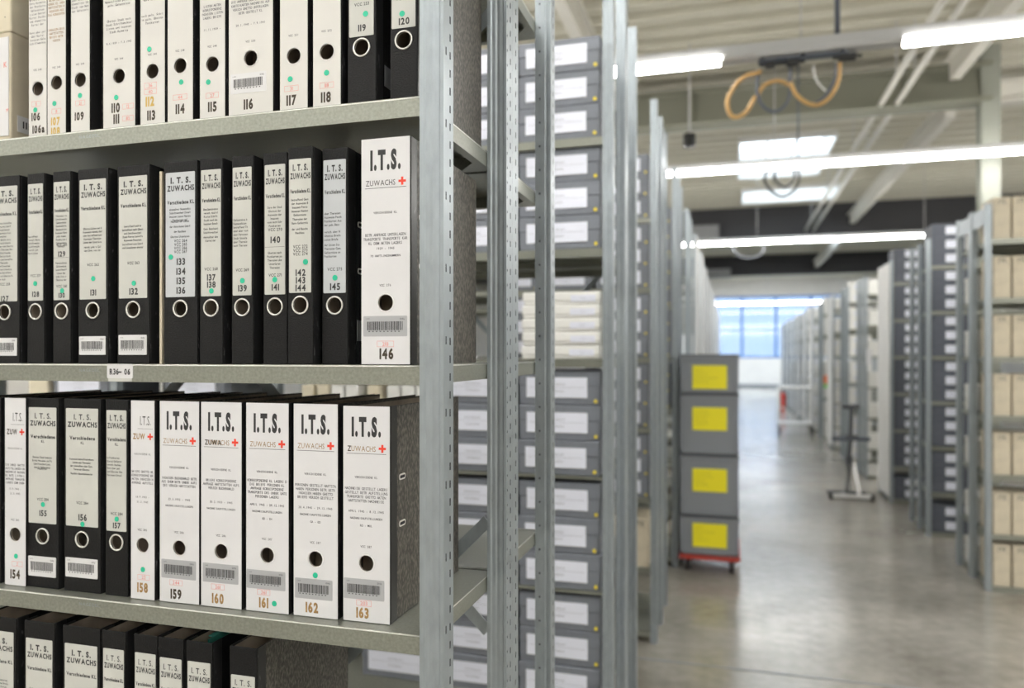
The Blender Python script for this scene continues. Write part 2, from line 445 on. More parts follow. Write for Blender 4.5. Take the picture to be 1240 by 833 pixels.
# ------------------------------------------------------------------ shelving
LEV = [EYE+1.365-.02, EYE+.736, EYE+.361, EYE-.014, EYE-.390, EYE-.766, EYE-1.139, .06]
PW, PD = .0354, .038
XE = -.378
def panel(b, L, H, cols, f, m):
    """flat strip L wide and H high with columns of pressed slots; f(u, v, depth) gives the point"""
    u = 0
    def q(u0, u1, v0, v1, d=0, mm=None): b.face([f(u0,v0,d), f(u1,v0,d), f(u1,v1,d), f(u0,v1,d)], mm or m)
    for (u0, u1, pitch, ln, ph) in cols:
        if u0 > u: q(u, u0, 0, H)
        v = 0; z = ph
        while z+ln < H:
            q(u0, u1, v, z); D = .0022
            b.face([f(u0,z,0), f(u0,z,D), f(u0,z+ln,D), f(u0,z+ln,0)], 'dark slot'); b.face([f(u1,z,D), f(u1,z,0), f(u1,z+ln,0), f(u1,z+ln,D)], 'dark slot')
            b.face([f(u0,z,0), f(u1,z,0), f(u1,z,D), f(u0,z,D)], 'dark slot'); b.face([f(u0,z+ln,D), f(u1,z+ln,D), f(u1,z+ln,0), f(u0,z+ln,0)], 'dark slot')
            q(u0, u1, z, z+ln, D, 'dark slot'); v = z+ln; z += pitch
        q(u0, u1, v, H); u = u1
    if u < L: q(u, L, 0, H)
def post(parent, x0, y0, H, fcols=(), scols=(), face_ribs=False, plain=False):
    """x0 = left edge, y0 = front; PW wide and PD deep"""
    b = MB(); m = 'galvanised steel post'
    if plain:
        pts = [(0,0),(.010,0),(.012,.002),(.022,.002),(.024,0),(PW,0),(PW,.014),(PW-.002,.016),(PW-.002,.022),(PW,.024),(PW,PD),(0,PD)]
        b.prism(pts, 0, H, m)
        return b.build('post', parent, (x0, y0, 0))
    if fcols:
        panel(b, .022, H, fcols, lambda u, v, d: (u, d, v), m)
        prof = [(.022,0),(.024,.002),(.028,.002),(.030,0),(PW,0)]
    else:
        prof = [(0,0),(.006,0),(.009,.0016),(.0145,.0016),(.018,.0026),(.023,.0016),(.0285,.0016),(.0305,0),(PW,0)]
    for p, q in zip(prof, prof[1:]): b.face([(p[0],p[1],0),(q[0],q[1],0),(q[0],q[1],H),(p[0],p[1],H)], m)
    panel(b, PD, H, scols, lambda u, v, d: (PW-d, u, v), m)
    b.face([(PW,PD,0),(0,PD,0),(0,PD,H),(PW,PD,H)], m); b.face([(0,PD,0),(0,0,0),(0,0,H),(0,PD,H)], m)
    b.face([(p[0],p[1],H) for p in ([(0,0)] if fcols else [])+prof]+[(PW,PD,H),(0,PD,H)], m)
    return b.build('post', parent, (x0, y0, 0))
def shelf(parent, X0, X1, d, z, y0=.007, lip=.028, emboss=None, detail=True):
    b = MB(); m = 'galvanised steel shelf'; t = .0013
    b.box(X0, X1, t, d-t, -t, 0, m)
    for (ya, yb) in ((0, t), (d-t, d)): b.box(X0, X1, ya, yb, -lip, 0, m)
    b.box(X0, X0+t, t, d-t, -lip, -t, m); b.box(X1-t, X1, t, d-t, -lip, -t, m)
    b.box(X0+t, X1-t, t, .016, -lip, -lip+t, m); b.box(X0+t, X1-t, d-.016, d-t, -lip, -lip+t, m)
    if detail:
        n = 8    # return flanges on the ends with cut corners
        b.prism([(X1-.05, .016), (X1-t, .016), (X1-t, d-.016), (X1-.05, d-.016), (X1-.016, d-.06), (X1-.016, .06)], -lip, -lip+t, m)
        b.tube([(X0, .0012, -.0017), (X1, .0012, -.0017)], .0016, 'shelf edge highlight', 8)
        b.tube([(X1-.0012, 0, -.0017), (X1-.0012, d, -.0017)], .0016, 'shelf edge highlight', 8)
    if emboss is not None: text(b, 'NAGEDEL', emboss, -.0125, .0052, 'galvanised steel post', 'r', 'l', 1.15, y=-.0004, gap=.2)
    return b.build('shelf', parent, (0, y0, z))
def rack_unit(label, side, xe, y0, depth, levels, H, W, detail=0, braces=(), group=None, cat='shelving rack', endplate=None, midpost=None, lips={}):
    """side -1 runs to -x from the aisle, +1 to +x; returns the Empty at the aisle-side front corner"""
    t = thing('shelving_rack', label, cat, (xe, y0, 0), 0, group)
    xs = (-PW, -W) if side < 0 else (0, W-PW)
    if midpost: xs = (xs[0], midpost, xs[1])
    for i, x in enumerate(xs):
        for j, y in enumerate((0, depth-PD)):
            if detail and i == 0:
                if detail == 1: sc = [(.008,.011,.1,.011,.055),(.0235,.027,.025,.0105,.004)] if j == 0 else [(.005,.0075,.0258,.0042,.01),(.0235,.027,.025,.0105,.008)]
                else: sc = [(.020,.0235,.025,.0105,.012)]
                fc = [(.0085,.012,.052,.004,.02)] if (detail == 2 and j == 1) else ()
                post(t, x, y, H, fc, sc)
            else: post(t, x, y, H, plain=True)
    for k, z in enumerate(levels):
        if side < 0: shelf(t, -W+.002, -PW-.0016, depth-.014, z, detail=detail > 0, lip=lips.get(k, .028), emboss=(xat(96, .972)-xe) if (detail == 1 and k in (2, 3, 4)) else None)
        else: shelf(t, PW+.0016, W-.002, depth-.014, z, detail=False, lip=.035)
    for (p, q) in braces:
        b = MB(); b.obox(p, q, .0025, .022, 'galvanised steel post', up=(0,0,1)); b.build('diagonal_brace', t)
    if endplate:
        b = MB(); sx = -.0 if side < 0 else 0
        for (z0, z1) in endplate: b.box(.004 if side > 0 else -.012, .012 if side > 0 else -.004, PD, depth-PD, z0, z1, 'galvanised steel post')
        b.build('end_frame_plate', t)
    return t
HL = EYE+1.365
UD = .3385
Y1 = .965
yb = UD-.004
R1A = rack_unit('nearest galvanised steel shelving rack, filled with the black and white lever arch binders', -1, XE, Y1, UD, LEV, HL, 2.05, 1,
    braces=[((-.03, yb, EYE+.63), (-2.0, yb, EYE-1.34)), ((-.045, yb, EYE-.50), (-1.98, yb, EYE+1.34)), ((-.045, yb, EYE-.30), (-1.2, yb, .10))])
R1B = rack_unit('empty galvanised shelving rack standing back to back behind the binder rack', -1, XE, Y1+UD+.0005, UD, LEV, HL, 2.05, 2)
# shelf code label on the front edge
b = MB(); xc0, xc1 = xat(130, .972)-XE, xat(161, .972)-XE
b.prism(round_rect(xc0, xc1, -.0255+.003, .000, .0015), 0, -.0009, 'white sticker', axis='y')
b.prism(round_rect(xc0+.002, xc1-.002, -.0275, -.0215, .001), .0002, -.0004, 'cream label paper', axis='y')
text(b, 'R36', xc0+.0055, -.0165, .0092, 'print black', 'b', 'l', .78, y=-.0013)
text(b, '-', (xc0+xc1)/2+.0008, -.0155, .0092, 'print black', 'b', 'c', 1.6, y=-.0013)
text(b, '06', xc1-.0045, -.0165, .0092, 'print black', 'b', 'r', .8, y=-.0013)
o = b.build('shelf_label', R1A, (0, .007, LEV[3])); o['label'] = 'white label reading R36-06'

# ------------------------------------------------------------------ lever arch binders
WORDS = 'KARTEIKARTEN EHEM INSASSEN VERSCH HAFTSTATTEN UNBEK KL BUCHENWALD DIE ANFRAGE GESTELLT HABEN UNTERLAGEN BETR LISTEN KORRESPONDENZ NACHWEISE AUFSTELLUNGEN PERSONEN DES LAGERS AUS DEM GHETTO TRANSPORTE BRIEFE AKTEN'.split()
LOW = 'Briefe und Postkarten ehemaliger Insassen versch. Ghettos Gefangnisse Namenslisten betreffend Personen der poln. Gem. in Eure Schriftwechsel vom Kartei der Stadt Unterlagen uber nach Theresien Listen Bescheinigungen Nachlass Ausweise'.split()
def para(b, rnd, x0, x1, ztop, n, pitch, cap, m, low=False, center=True, mono=False):
    ws = LOW if low else WORDS; full = (x1-x0)
    for i in range(n):
        nch = int(full/(cap*1.12/CAP*(.62 if mono else .60)*.8)); s = ''
        tgt = nch*(rnd.uniform(.75, 1.0) if i < n-1 else rnd.uniform(.4, .8))
        while len(s) < tgt: s += (' ' if s else '')+rnd.choice(ws)
        s = s[:nch].strip()
        text(b, s, (x0+x1)/2 if center else x0, ztop-(i+1)*pitch, cap*1.12, m, 'm', 'c' if center else 'l', .8, maxw=full, mono=mono)
def cross(b, cx, cz, s, m='red cross'):
    t = s*.30
    rectf(b, cx-s/2, cx+s/2, cz-t/2, cz+t/2, m); rectf(b, cx-t/2, cx+t/2, cz-s/2, cz-t/2, m); rectf(b, cx-t/2, cx+t/2, cz+t/2, cz+s/2, m)
def sticker_part(t, w, z0, z1, x0, x1, m, rnd):
    b = MB(); b.prism(round_rect(x0, x1, z0, z1, .0015), 0, -.0010, m, axis='y')
    h = z1-z0; wd = x1-x0
    barcode(b, x0+wd*.09, x1-wd*.1, z0+h*.30, z1-h*.27, -.0012, rnd)
    for k in range(9): rectf(b, x0+wd*(.12+.085*k), x0+wd*(.155+.085*k), z0+h*.22, z0+h*.27, 'print grey', -.0012)
    text(b, '1 1471', x0+wd*.06, z1-h*.17, h*.07, 'print grey', 'r', 'l', 1, y=-.0012); text(b, '0146', x1-wd*.06, z1-h*.2, h*.10, 'print grey', 'r', 'r', 1, y=-.0012)
    o = b.build('barcode_sticker', t); return o
def dot_part(t, x, z, r=.0042):
    b = MB(); n = 20; pts = [(x+r*math.cos(2*math.pi*k/n), z+r*math.sin(2*math.pi*k/n)) for k in range(n)]
    b.prism(pts, -.0011, -.0014, 'green sticker', axis='y'); b.build('round_green_sticker', t)
def binder(d):
    """d: px0 px1 Y z h kind nums ... ; origin at the bottom centre of the spine"""
    Y = d.get('Y', .99); X0, X1 = xat(d['px'][0], Y), xat(d['px'][1], Y); wd = X1-X0; h = d.get('h', .318); xc = (X0+X1)/2
    rnd = random.Random(str(d['px'])+d['label'])
    t = thing('lever_arch_binder', d['label'], 'binder', (xc, Y, d['z']+.0003), 0, d['group'])
    a, c = -wd/2, wd/2; dep = .285; th = .0026; k = d['kind']; hz = d.get('hole', .273*h); hr = min(.0118, wd*.36)
    outer = d.get('outer', 'cloudy board')
    m1 = 'black leatherette'
    # case: spine with finger hole, two covers
    b = MB(); b.plate_hole(a, c, 0, h, 0, .0024, 0, hz, hr, m1, 'print black')
    spn = b.build('spine', t, bevel=.0012)
    for (u, v) in ((a, a+th), (c-th, c)):
        b = MB(); st = .024
        b.box(u, v, .0025, st, 0, h, 'lit black wear'); b.box(u+.0003, v-.0003, st, dep, .0005, h-.0005, outer)
        if d.get('sidetag') and u > 0: b.box(v, v+.0006, .028, .052, .035, .066, 'grey side sticker')
        cv = b.build('cover', t, bevel=.0008)
        if d.get('slots') and u > 0:
            for zz in (.66*h, .44*h):
                b = MB(); b.prism(round_rect(.030, .052, zz-.0045, zz+.0045, .0044, 5), v-.0001, v+.0008, 'nickel', axis='x')
                b.prism(round_rect(.0325, .0495, zz-.0022, zz+.0022, .0021, 5), v+.0008, v+.0010, 'dark slot', axis='x')
                b.build('slot_eyelet', cv)
    b = MB(); ix0, ix1 = a+th+.0006, c-th-.0006
    b.box(ix0-.0005, ix0, .004, dep-.004, .004, h-.003, 'binder lining'); b.box(ix1, ix1+.0005, .004, dep-.004, .004, h-.003, 'binder lining')
    b.plate_hole(ix0+.0002, ix1-.0002, .004, h-.003, .003, .0034, 0, hz, hr, 'binder lining'); b.build('lining', t)
    b = MB(); fill = d.get('fill', .8)
    b.box(ix0+.002, ix0+.002+(ix1-ix0-.004)*fill, .052, .268, .005, h-.045, 'old paper'); b.build('paper_stack', t, bevel=.001)
    # spine paper
    b = MB(); ink = 'print black'; W = wd
    def T(tt): return h*(1-tt)
    nums = d.get('nums', [])
    if k in ('W', 'N', 'T'):
        pm = 'white spine paper' if k != 'T' else 'aged white paper'
        b.plate_hole(a+.0006, c-.0006, .0008, h-.0008, -.0007, 0, 0, hz, hr*.97, pm, 'ring paper edge')
    else:
        l0, l1 = d['lab']; pm = d.get('paper', 'cream label paper')
        b.prism(round_rect(a+W*d.get('li', .06), c-W*.07, T(l1), T(l0), .0015), 0, -.0007, pm, axis='y')
    if k == 'W':
        text(b, 'I.T.S.', 0, T(.137), .0265, ink, 'x', 'c', .48, maxw=W*.68)
        text(b, 'ZUWACHS', -W*.40, T(.211), .0082, d.get('zc', 'number gold'), 'r', 'l', .9, maxw=W*.60)
        if d.get('zc') != 'print black': text(b, 'ZUWACHS'[:d.get('zn', 2)], -W*.40, T(.211), .0082, 'number dark', 'm', 'l', .78, y=-.0010) if d.get('zn') else None
        cross(b, W*.34, T(.196), .0115)
        rectf(b, -W*.42, W*.42, T(.2225), T(.2205), ink)
        text(b, 'VERSCHIEDENE KL', 0, T(.335), .0032, 'print grey', 'm', 'c', .9, mono=True, maxw=W*.55)
        para(b, rnd, -W*.46, W*.46, T(d.get('pt', .37)), d.get('pn', 4), .0060, .0036, 'print grey', mono=True)
        text(b, d.get('date', 'APRIL 1945 - 8.12.1945'), 0, T(.493), .0034, 'print grey', 'm', 'c', .9, mono=True, maxw=W*.8)
        text(b, d.get('l2', 'NACHWEISAUFSTELLUNGEN'), 0, T(.525), .0032, 'print grey', 'm', 'c', .9, mono=True, maxw=W*.85)
        text(b, d.get('l3', 'RO - MUL'), 0, T(.558), .0032, 'print grey', 'm', 'c', .9, mono=True)
        text(b, d.get('vcc', 'VCC 287'), 0, T(.655), .0034, 'print grey', 'm', 'c', .9, mono=True)
    if k == 'N':
        text(b, 'I.T.S.', W*.12, T(.125), .0150, ink, 'r', 'c', .5, maxw=W*.6)
        rectf(b, -W*.2, W*.42, T(.144), T(.1425), 'print grey')
        text(b, 'ZUW', -W*.40, T(.195), .0090, d.get('zc', 'number dark'), 'b', 'l', .8, maxw=W*.5)
        cross(b, W*.32, T(.182), .0105)
        text(b, 'VERSCHIEDENE KL', 0, T(.275), .0032, 'print grey', 'r', 'c', .8, mono=True, maxw=W*.85)
        para(b, rnd, -W*.46, W*.46, T(.345), d.get('pn', 5), .0060, .0034, 'print grey', mono=True)
        text(b, d.get('date', '10.9.1942 -'), 0, T(.49), .0032, 'print grey', 'm', 'c', .9, mono=True, maxw=W*.7)
        text(b, '21.5.1945', 0, T(.515), .0032, 'print grey', 'm', 'c', .9, mono=True, maxw=W*.6)
        text(b, d.get('vcc', 'VCC 285'), 0, T(.655), .0034, 'print grey', 'm', 'c', .9, mono=True, maxw=W*.6)
    if k == 'T':
        rectf(b, a+.001, c-.001, .105, .1053, 'ring paper edge', -.0008)
        para(b, rnd, -W*.44, W*.44, .235, d.get('pn', 6), .0060, .0034, d.get('tc', 'print grey'), low=d.get('low', False), mono=True)
        para(b, rnd, -W*.44, W*.44, .180, d.get('pn2', 4), .0060, .0034, d.get('tc', 'print grey'), low=d.get('low', False), mono=True)
        if d.get('date'): text(b, d['date'], 0, .138, .0034, 'print grey', 'm', 'c', .9, mono=True, maxw=W*.8)
        text(b, d.get('vcc', 'VCC 248'), 0, .112, .0032, 'print grey', 'm', 'c', .9, mono=True, maxw=W*.6)
    if k == 'B':
        xm = W*.01; big = W > .036; x0, x1 = -W*.40, W*.38; st = 'b' if d.get('boldhead', big) else 'r'
        text(b, 'I. T. S.', xm, T(.108+d.get('hd', 0)), .0092 if big else .0050, ink, 'h' if st == 'b' else 'm', 'c', .95, maxw=W*(.6 if big else .5))
        text(b, 'ZUWACHS', xm, T(.146+d.get('hd', 0)), .0086 if big else .0047, ink, 'b' if big else 'm', 'c', .95, maxw=W*(.80 if big else .68))
        text(b, d.get('sub', 'Verschiedene KL'), xm, T(.212+d.get('hd', 0)), .0060 if big else .0046, ink, 'b', 'c', .95, maxw=W*.80)
        if d.get('sub2'): text(b, d['sub2'], xm, T(.235), .0046, ink, 'm', 'c', .85)
        for (pt, n, cen) in d.get('paras', [(.29, 4, True)]): para(b, rnd, x0, x1, T(pt), n, .0056, .0031, 'print black', low=True, center=cen)
        for (tt, s) in d.get('vccs', []): text(b, s, xm, T(tt), .0046, ink, 'm', 'c', .9, maxw=W*.6)
        if d.get('rule'): rectf(b, x0-.001, x1+.001, T(d['rule'])-.0002, T(d['rule'])+.0002, ink)
    # hand stamped numbers: (text, x fraction, z of centre, material, cap height)
    for (s, u, z, mm, cp) in nums: text(b, s, u*W, z-cp/2, cp, mm, 'h' if k in 'WNT' else 'b', 'c', .72 if k in 'WNT' else .9, maxw=W*.84)
    for (s, u, z, uw) in d.get('stamps', []):
        q = uw*W/2; frame_rect(b, u*W-q, u*W+q, z-.0042, z+.0042, .0004, 'stamp red'); text(b, s, u*W, z-.0028, .0056, 'stamp red', 'r', 'c', 1.0, maxw=q*1.6)
    o = b.build('spine_label', t)
    if k == 'B' or k == 'T' or k == 'W' or k == 'N':
        b = MB(); rr = hr+.0008
        b.torus((0, -.0008, hz), rr, .0013 if k == 'B' else .0006, 'nickel' if k == 'B' else 'ring paper edge'); b.build('finger_ring', spn)
    if d.get('stick'):
        z0, z1, mm = d['stick']; sticker_part(t, W, z0, z1, a+W*d.get('sx0', .05), c-W*d.get('sx1', .08), mm, rnd)
    for (u, z) in d.get('dots', []): dot_part(t, u*W, z)
    return t

ORDW = ['leftmost', 'second', 'third', 'fourth', 'fifth', 'sixth', 'seventh', 'eighth', 'ninth', 'tenth', 'eleventh', 'twelfth', 'thirteenth']
def label_binders(L):
    for z, sh in ((Z1, 'upper shelf'), (Z2, 'middle shelf'), (Z3, 'third shelf'), (Z4, 'lowest visible shelf')):
        row = sorted([q for q in L if q['z'] == z], key=lambda q: q['px'][0])
        for i, q in enumerate(row):
            where = ('leftmost' if i == 0 else 'rightmost' if i == len(row)-1 else ORDW[i]+' from left')+' on the '+sh
            q['label'] = '%s, %s, %s' % (q['look'], where, 'numbered '+q['n'] if q['n'] else q['note'])
    return L
Z1, Z2, Z3, Z4 = LEV[2], LEV[3], LEV[4], LEV[5]
G1, G2, G3, G4 = ('white spined binders on the upper shelf', 'black binders on the middle shelf', 'binders on the third shelf', 'black binders on the lowest visible shelf')
ND, NY, NG = 'number dark', 'number yellow', 'number gold'
BL = []
def TT(px, n, nums, hole, dots=(), stamps=(), **k):
    dd = dict(px=px, Y=.985, z=Z1, kind='T', nums=[(s, u, z/1000, m, .0125 if k.get('small') else .0145) for s, u, z, m in nums], hole=hole/1000,
        dots=[(u, z/1000) for u, z in dots], stamps=[(s, u, z/1000, w_) for s, u, z, w_ in stamps], group=G1, label='x', n=n, look='white spined binder')
    dd.update(k); return dd
B = [
 TT((35, 57), '106 and 106a', [('106', -.1, 36, ND), ('106a', .05, 15, ND)], 82, [(-.12, 47)], [('11', -.08, 57, .5)], low=True, small=True, pn=8),
 TT((57.5, 80), '107 and 108 in yellow', [('107', -.05, 25, NY), ('108', -.05, 8.5, NY)], 88, [(-.1, 54)], [('8', 0, 41, .5)], tc='number gold', small=True),
 TT((86, 109), '109', [('109', -.05, 29, ND)], 88, [(0, 62)], [('21', 0, 50, .5)], low=True, small=True, pn2=0),
 TT((125, 164), '110 and 111', [('110', -.1, 36, ND), ('111', -.08, 18, ND)], 86, [(-.08, 52)], [('12', .28, 36, .34), ('85', .28, 17, .34)], low=True, date='8.4.1939 - 7.3.1945', tc='print black'),
 TT((170, 200), '112 and 113', [('112', -.1, 40, NY), ('113', -.05, 18, ND)], 87, [(-.12, 122)], [('36', -.08, 65, .5), ('40', -.08, 55, .5)], low=True, tc='print black', pn2=3),
 TT((203, 234), '114', [('114', 0, 23, ND)], 90, [(.05, 64)], [('44', 0, 41, .55)], pn=3, pn2=0),
 TT((242, 273), '115', [('115', 0, 21, ND)], 86, [(-.15, 59)], [('27', 0, 38, .5)], date='11.11.1939 -'),
 TT((277, 331), '116', [('116', -.05, 19, ND)], 88, [], [], stick=(.036, .066, 'white sticker'), date='20.1.1940 - 7.9.1941', vcc='VCC 250', sx1=.15),
 TT((339, 373), '117', [('117', -.08, 18, ND)], 83, [(-.12, 49)], [('31', -.08, 35, .5)], pn=1, pn2=0, vcc='VCC 251'),
 TT((379, 413), '118', [('118', -.03, 17, ND)], 83, [(0, 52)], [('118', 0, 34, .5)], pn=1, pn2=0, vcc='VCC 252'),
]
ALLB = list(B)
def BB(px, n, shelfname, z, grp, lab=(.055, .67), **k):
    hh = k.get('h', .318)
    dd = dict(px=px, z=z, kind='B', lab=lab, group=grp, outer='black leatherette', label='x', n=n, look='black binder')
    dd.update(k)
    dd['nums'] = [(s, .02, hh*(1-t), 'print black', cp*1.12) for s, t, cp in k.get('nums', [])]
    dd['dots'] = [(u, hh*(1-t)) for u, t in k.get('dots', [])]
    if 'stick' in k: dd['stick'] = (hh*(1-k['stick'][1]), hh*(1-k['stick'][0]), k['stick'][2])
    return dd
US, MS, LS = 'upper shelf of the nearest rack', 'middle shelf of the nearest rack', 'third shelf of the nearest rack'
DS = [
 BB((421, 455), '119', US, Z1, G1, (.05, .688), Y=.985, nums=[('119', .65, .0085)], dots=[(.15, .59)], hole=.083, sidetag=True, vccs=[(.55, 'VCC 253')], paper='cream label paper'),
 BB((472.5, 505.5), '120', US, Z1, G1, (.05, .675), Y=.985, nums=[('120', .645, .0085)], dots=[(-.05, .612)], hole=.086, vccs=[(.55, 'VCC 254')], outer='cloudy board', slots=True),
 BB((-12, 23.5), '127', MS, Z2, G2, nums=[('127', .655, .0085)], paras=[(.24, 18, False)], vccs=[(.585, 'VCC 258')], stick=(.865, .96, 'white sticker'), boldhead=True),
 BB((33, 53.5), '128', MS, Z2, G2, nums=[('128', .635, .0078)], dots=[(0, .58)], paras=[(.32, 6, False)], vccs=[(.545, 'VCC 259')]),
 BB((64, 85.5), '129 and 130', MS, Z2, G2, nums=[('129', .43, .0078), ('130', .645, .0072)], dots=[(.05, .622)], paras=[(.22, 10, True), (.465, 6, True)], vccs=[(.39, 'VCC 260'), (.605, 'VCC 261')], rule=.45, sidetag=False),
 BB((94.5, 131), '131', MS, Z2, G2, nums=[('131', .635, .0086)], dots=[(.02, .565)], paras=[(.295, 5, True), (.39, 2, True)], vccs=[(.50, 'VCC 262')], stick=(.86, .955, 'white sticker')),
 BB((142, 181), '132', MS, Z2, G2, nums=[('132', .635, .0092)], dots=[(.03, .595)], paras=[(.295, 5, True), (.385, 2, True)], vccs=[(.50, 'VCC 263')], stick=(.855, .955, 'white sticker')),
 BB((198.5, 239), '133 to 136', MS, Z2, G2, nums=[('133', .495, .0092), ('134', .543, .0092), ('135', .59, .0092), ('136', .637, .0092)], dots=[(-.28, .472)], paras=[(.225, 4, True), (.285, 1, True), (.31, 1, True), (.335, 1, True), (.36, 1, True)], vccs=[(.40, 'VCC 264'), (.418, 'VCC 265'), (.436, 'VCC 266'), (.454, 'VCC 267')], paper='cold label paper'),
 BB((242, 269.5), '137 and 138', MS, Z2, G2, nums=[('137', .578, .0085), ('138', .613, .0085)], dots=[(.03, .645)], paras=[(.235, 5, True), (.33, 2, True), (.37, 2, True)], vccs=[(.545, 'VCC 268')]),
 BB((280.5, 306.5), '139', MS, Z2, G2, nums=[('139', .635, .0085)], dots=[(.02, .60)], paras=[(.295, 8, False)], vccs=[(.555, 'VCC 269')], sidetag=True),
 BB((319, 347.5), '140 and 141', MS, Z2, G2, nums=[('140', .41, .0085), ('141', .635, .0085)], dots=[(0, .60)], paras=[(.245, 4, True), (.315, 2, True), (.46, 5, True)], vccs=[(.37, 'VCC 270'), (.585, 'VCC 271')], rule=.445),
 BB((348.5, 379), '142 to 144', MS, Z2, G2, nums=[('142', .577, .0085), ('143', .612, .0085), ('144', .647, .0085)], dots=[(.22, .53)], paras=[(.23, 5, True), (.32, 2, True), (.365, 2, True)], vccs=[(.465, 'VCC 272'), (.482, 'VCC 273'), (.499, 'VCC 274')], Y=.978, h=.320),
 BB((390, 421), '145', MS, Z2, G2, nums=[('145', .64, .0088)], dots=[(.02, .60)], paras=[(.29, 4, False), (.375, 3, False), (.435, 4, False)], vccs=[(.567, 'VCC 275')], slots=True, sidetag=True, paper='cold label paper'),
 BB((32.8, 71), '155', LS, Z3, G3, (.05, .66), Y=.993, nums=[('155', .605, .0086)], dots=[(.02, .56)], paras=[(.30, 4, True), (.36, 1, True)], vccs=[(.54, 'VCC 284')], sub='Verschiedene', sub2='KL', stick=(.835, .94, 'white sticker'), boldhead=False),
 BB((77.5, 122), '156', LS, Z3, G3, (.05, .66), Y=.993, nums=[('156', .612, .0092)], dots=[(.02, .647)], paras=[(.30, 4, True), (.375, 1, True)], vccs=[(.545, 'VCC 284')], sub='Verschiedene', sub2='KL', stick=(.825, .925, 'white sticker'), boldhead=False),
 BB((127.6, 155), '157', LS, Z3, G3, (.055, .67), Y=.993, nums=[('157', .64, .0080)], dots=[(.02, .608)], paras=[(.285, 6, False)], vccs=[(.588, 'VCC 284')], sub='Verschiedene', sub2='KL'),
]
ALLB += DS
def WW(px, n, numcol, z, Y, kind='W', **k):
    hh = k.get('h', .318)
    dd = dict(px=px, z=z, Y=Y, kind=kind, group=G3 if z == Z3 else G2)
    dd.update(k)
    dd['nums'] = [(n, k.get('nu', -.08), hh*(1-k.get('nt', .953)), numcol, .0145)]
    dd['dots'] = [(u, hh*(1-t)) for u, t in k.get('dots', [])]
    dd['stamps'] = [(s, u, hh*(1-t), w_) for s, u, t, w_ in k.get('stamps', [])]
    if 'stick' in k: dd['stick'] = (hh*(1-k['stick'][1]), hh*(1-k['stick'][0]), k['stick'][2])
    colw = {'number gold': 'golden brown', 'number dark': 'dark'}[numcol]
    dd['look'] = ('narrow' if kind == 'N' else 'wide')+' white spined binder with red cross'; dd['n'] = n; dd['label'] = 'x'
    return dd
WS = [
 WW((437.5, 497), '146', ND, Z2, .975, h=.322, zc='print black', pn=3, pt=.415, date='1939 - 1945', l2='70 HAFTLINGSNUMMERN', l3='', vcc='VCC 276', stick=(.785, .875, 'silver sticker'), stamps=[('210', 0, .908, .34)], nt=.95, nu=.02, slots=True, sx1=.06),
 WW((6, 31.5), '154', ND, Z3, .990, 'N', vcc='VCC 283', dots=[(.05, .842)], stamps=[('2', .1, .883, .5)], nt=.937, nu=0, pn=6),
 WW((158.5, 187.5), '158', NG, Z3, .990, 'N', zc='number gold', pn=4, dots=[(.02, .848)], stamps=[('22', .05, .887, .5)], nt=.938, nu=0),
 WW((193.5, 241.5), '159', ND, Z3, .992, pn=3, date='23.5.1933 - 1945', vcc='VCC 286', stick=(.787, .88, 'silver sticker'), stamps=[('244', -.08, .90, .32)], nt=.955, l3=''),
 WW((243.5, 293), '160', NG, Z3, .992, pn=3, date='30.2.1933 - 1945', vcc='VCC 286', stick=(.787, .88, 'silver sticker'), stamps=[('261', -.08, .90, .32)], nt=.955, l3='', zn=4),
 WW((298, 350), '161', NG, Z3, .993, pn=5, pt=.36, date='APRIL 1945 - 29.12.1945', l3='GO - EH', stick=(.80, .89, 'silver sticker'), stamps=[('261', -.08, .905, .3)], nt=.953, dots=[(.17, .953)], sx0=.02),
 WW((355.5, 409.5), '162', NG, Z3, .994, pn=4, date='20.4.1945 - 29.12.1945', l3='GA - GO', stick=(.82, .915, 'silver sticker'), stamps=[], nt=.953, dots=[(0, .802)], sx0=.04, sx1=.12),
 WW((415.5, 472.5), '163', NG, Z3, .996, pn=4, stick=(.80, .895, 'silver sticker'), stamps=[('203', -.05, .911, .32)], nt=.955, slots=True, sx0=.02, sx1=.12, zn=1, h=.316),
]
ALLB += WS
# the last binder at the frame's left edge on the third shelf, only its black edge shows
ALLB.append(BB((-38, 1), '153', LS, Z3, G3, (.05, .66), Y=.993))
# lowest visible shelf
RW = [((-24, 19.5), 'cut by the frame', 0, {}), ((29.5, 66), 'wide label', .02, {}), ((76, 121), 'widest label', .02, {}),
      ((123.5, 152), 'narrow label', .02, {}), ((162, 190.5), 'shaded label', .02, dict(paper='cream label paper')),
      ((192, 222), 'beside the shaded one', .03, {}), ((225.5, 257), 'teal insert on top', .03, dict(teal=True)),
      ((278, 311), 'mottled side exposed', .075, dict(outer='cloudy board', slots=False))]
for px, nm, hd, ex in RW:
    hh = .320
    q = dict(px=px, Y=.990, z=Z4, h=hh, kind='B', lab=(.075+hd*.8, .67), group=G4, outer='black leatherette', hd=.03+hd*.6, paras=[(.32+hd, 4, True)], boldhead=(px[1]-px[0] > 34),
        label='x', look='black binder', n=None, note=nm, fill=.75)
    q.update(ex); q['tealf'] = ex.get('teal'); ALLB.append(q)
for q in label_binders(ALLB):
    t = binder(q)
    if q.get('tealf'):
        b = MB(); b.box(.0, .0015, .02, .22, .06, .3165, 'teal folder'); b.box(-.010, .0, .035, .22, .3150, .3165, 'teal folder'); b.build('teal_insert', t)
# thin brown folder between binders 132 and 133
Xf = xat(194.5, .992)
b = MB(); b.box(-.0022, .0022, 0, .27, 0, .305, 'beige board'); b.box(-.0034, -.0024, .004, .27, 0, .300, 'brown board')
o = b.build('cardboard_folder', None, (Xf, .992, Z2+.0003)); tag(o, 'thin brown cardboard folder squeezed between binders 132 and 133', 'folder')
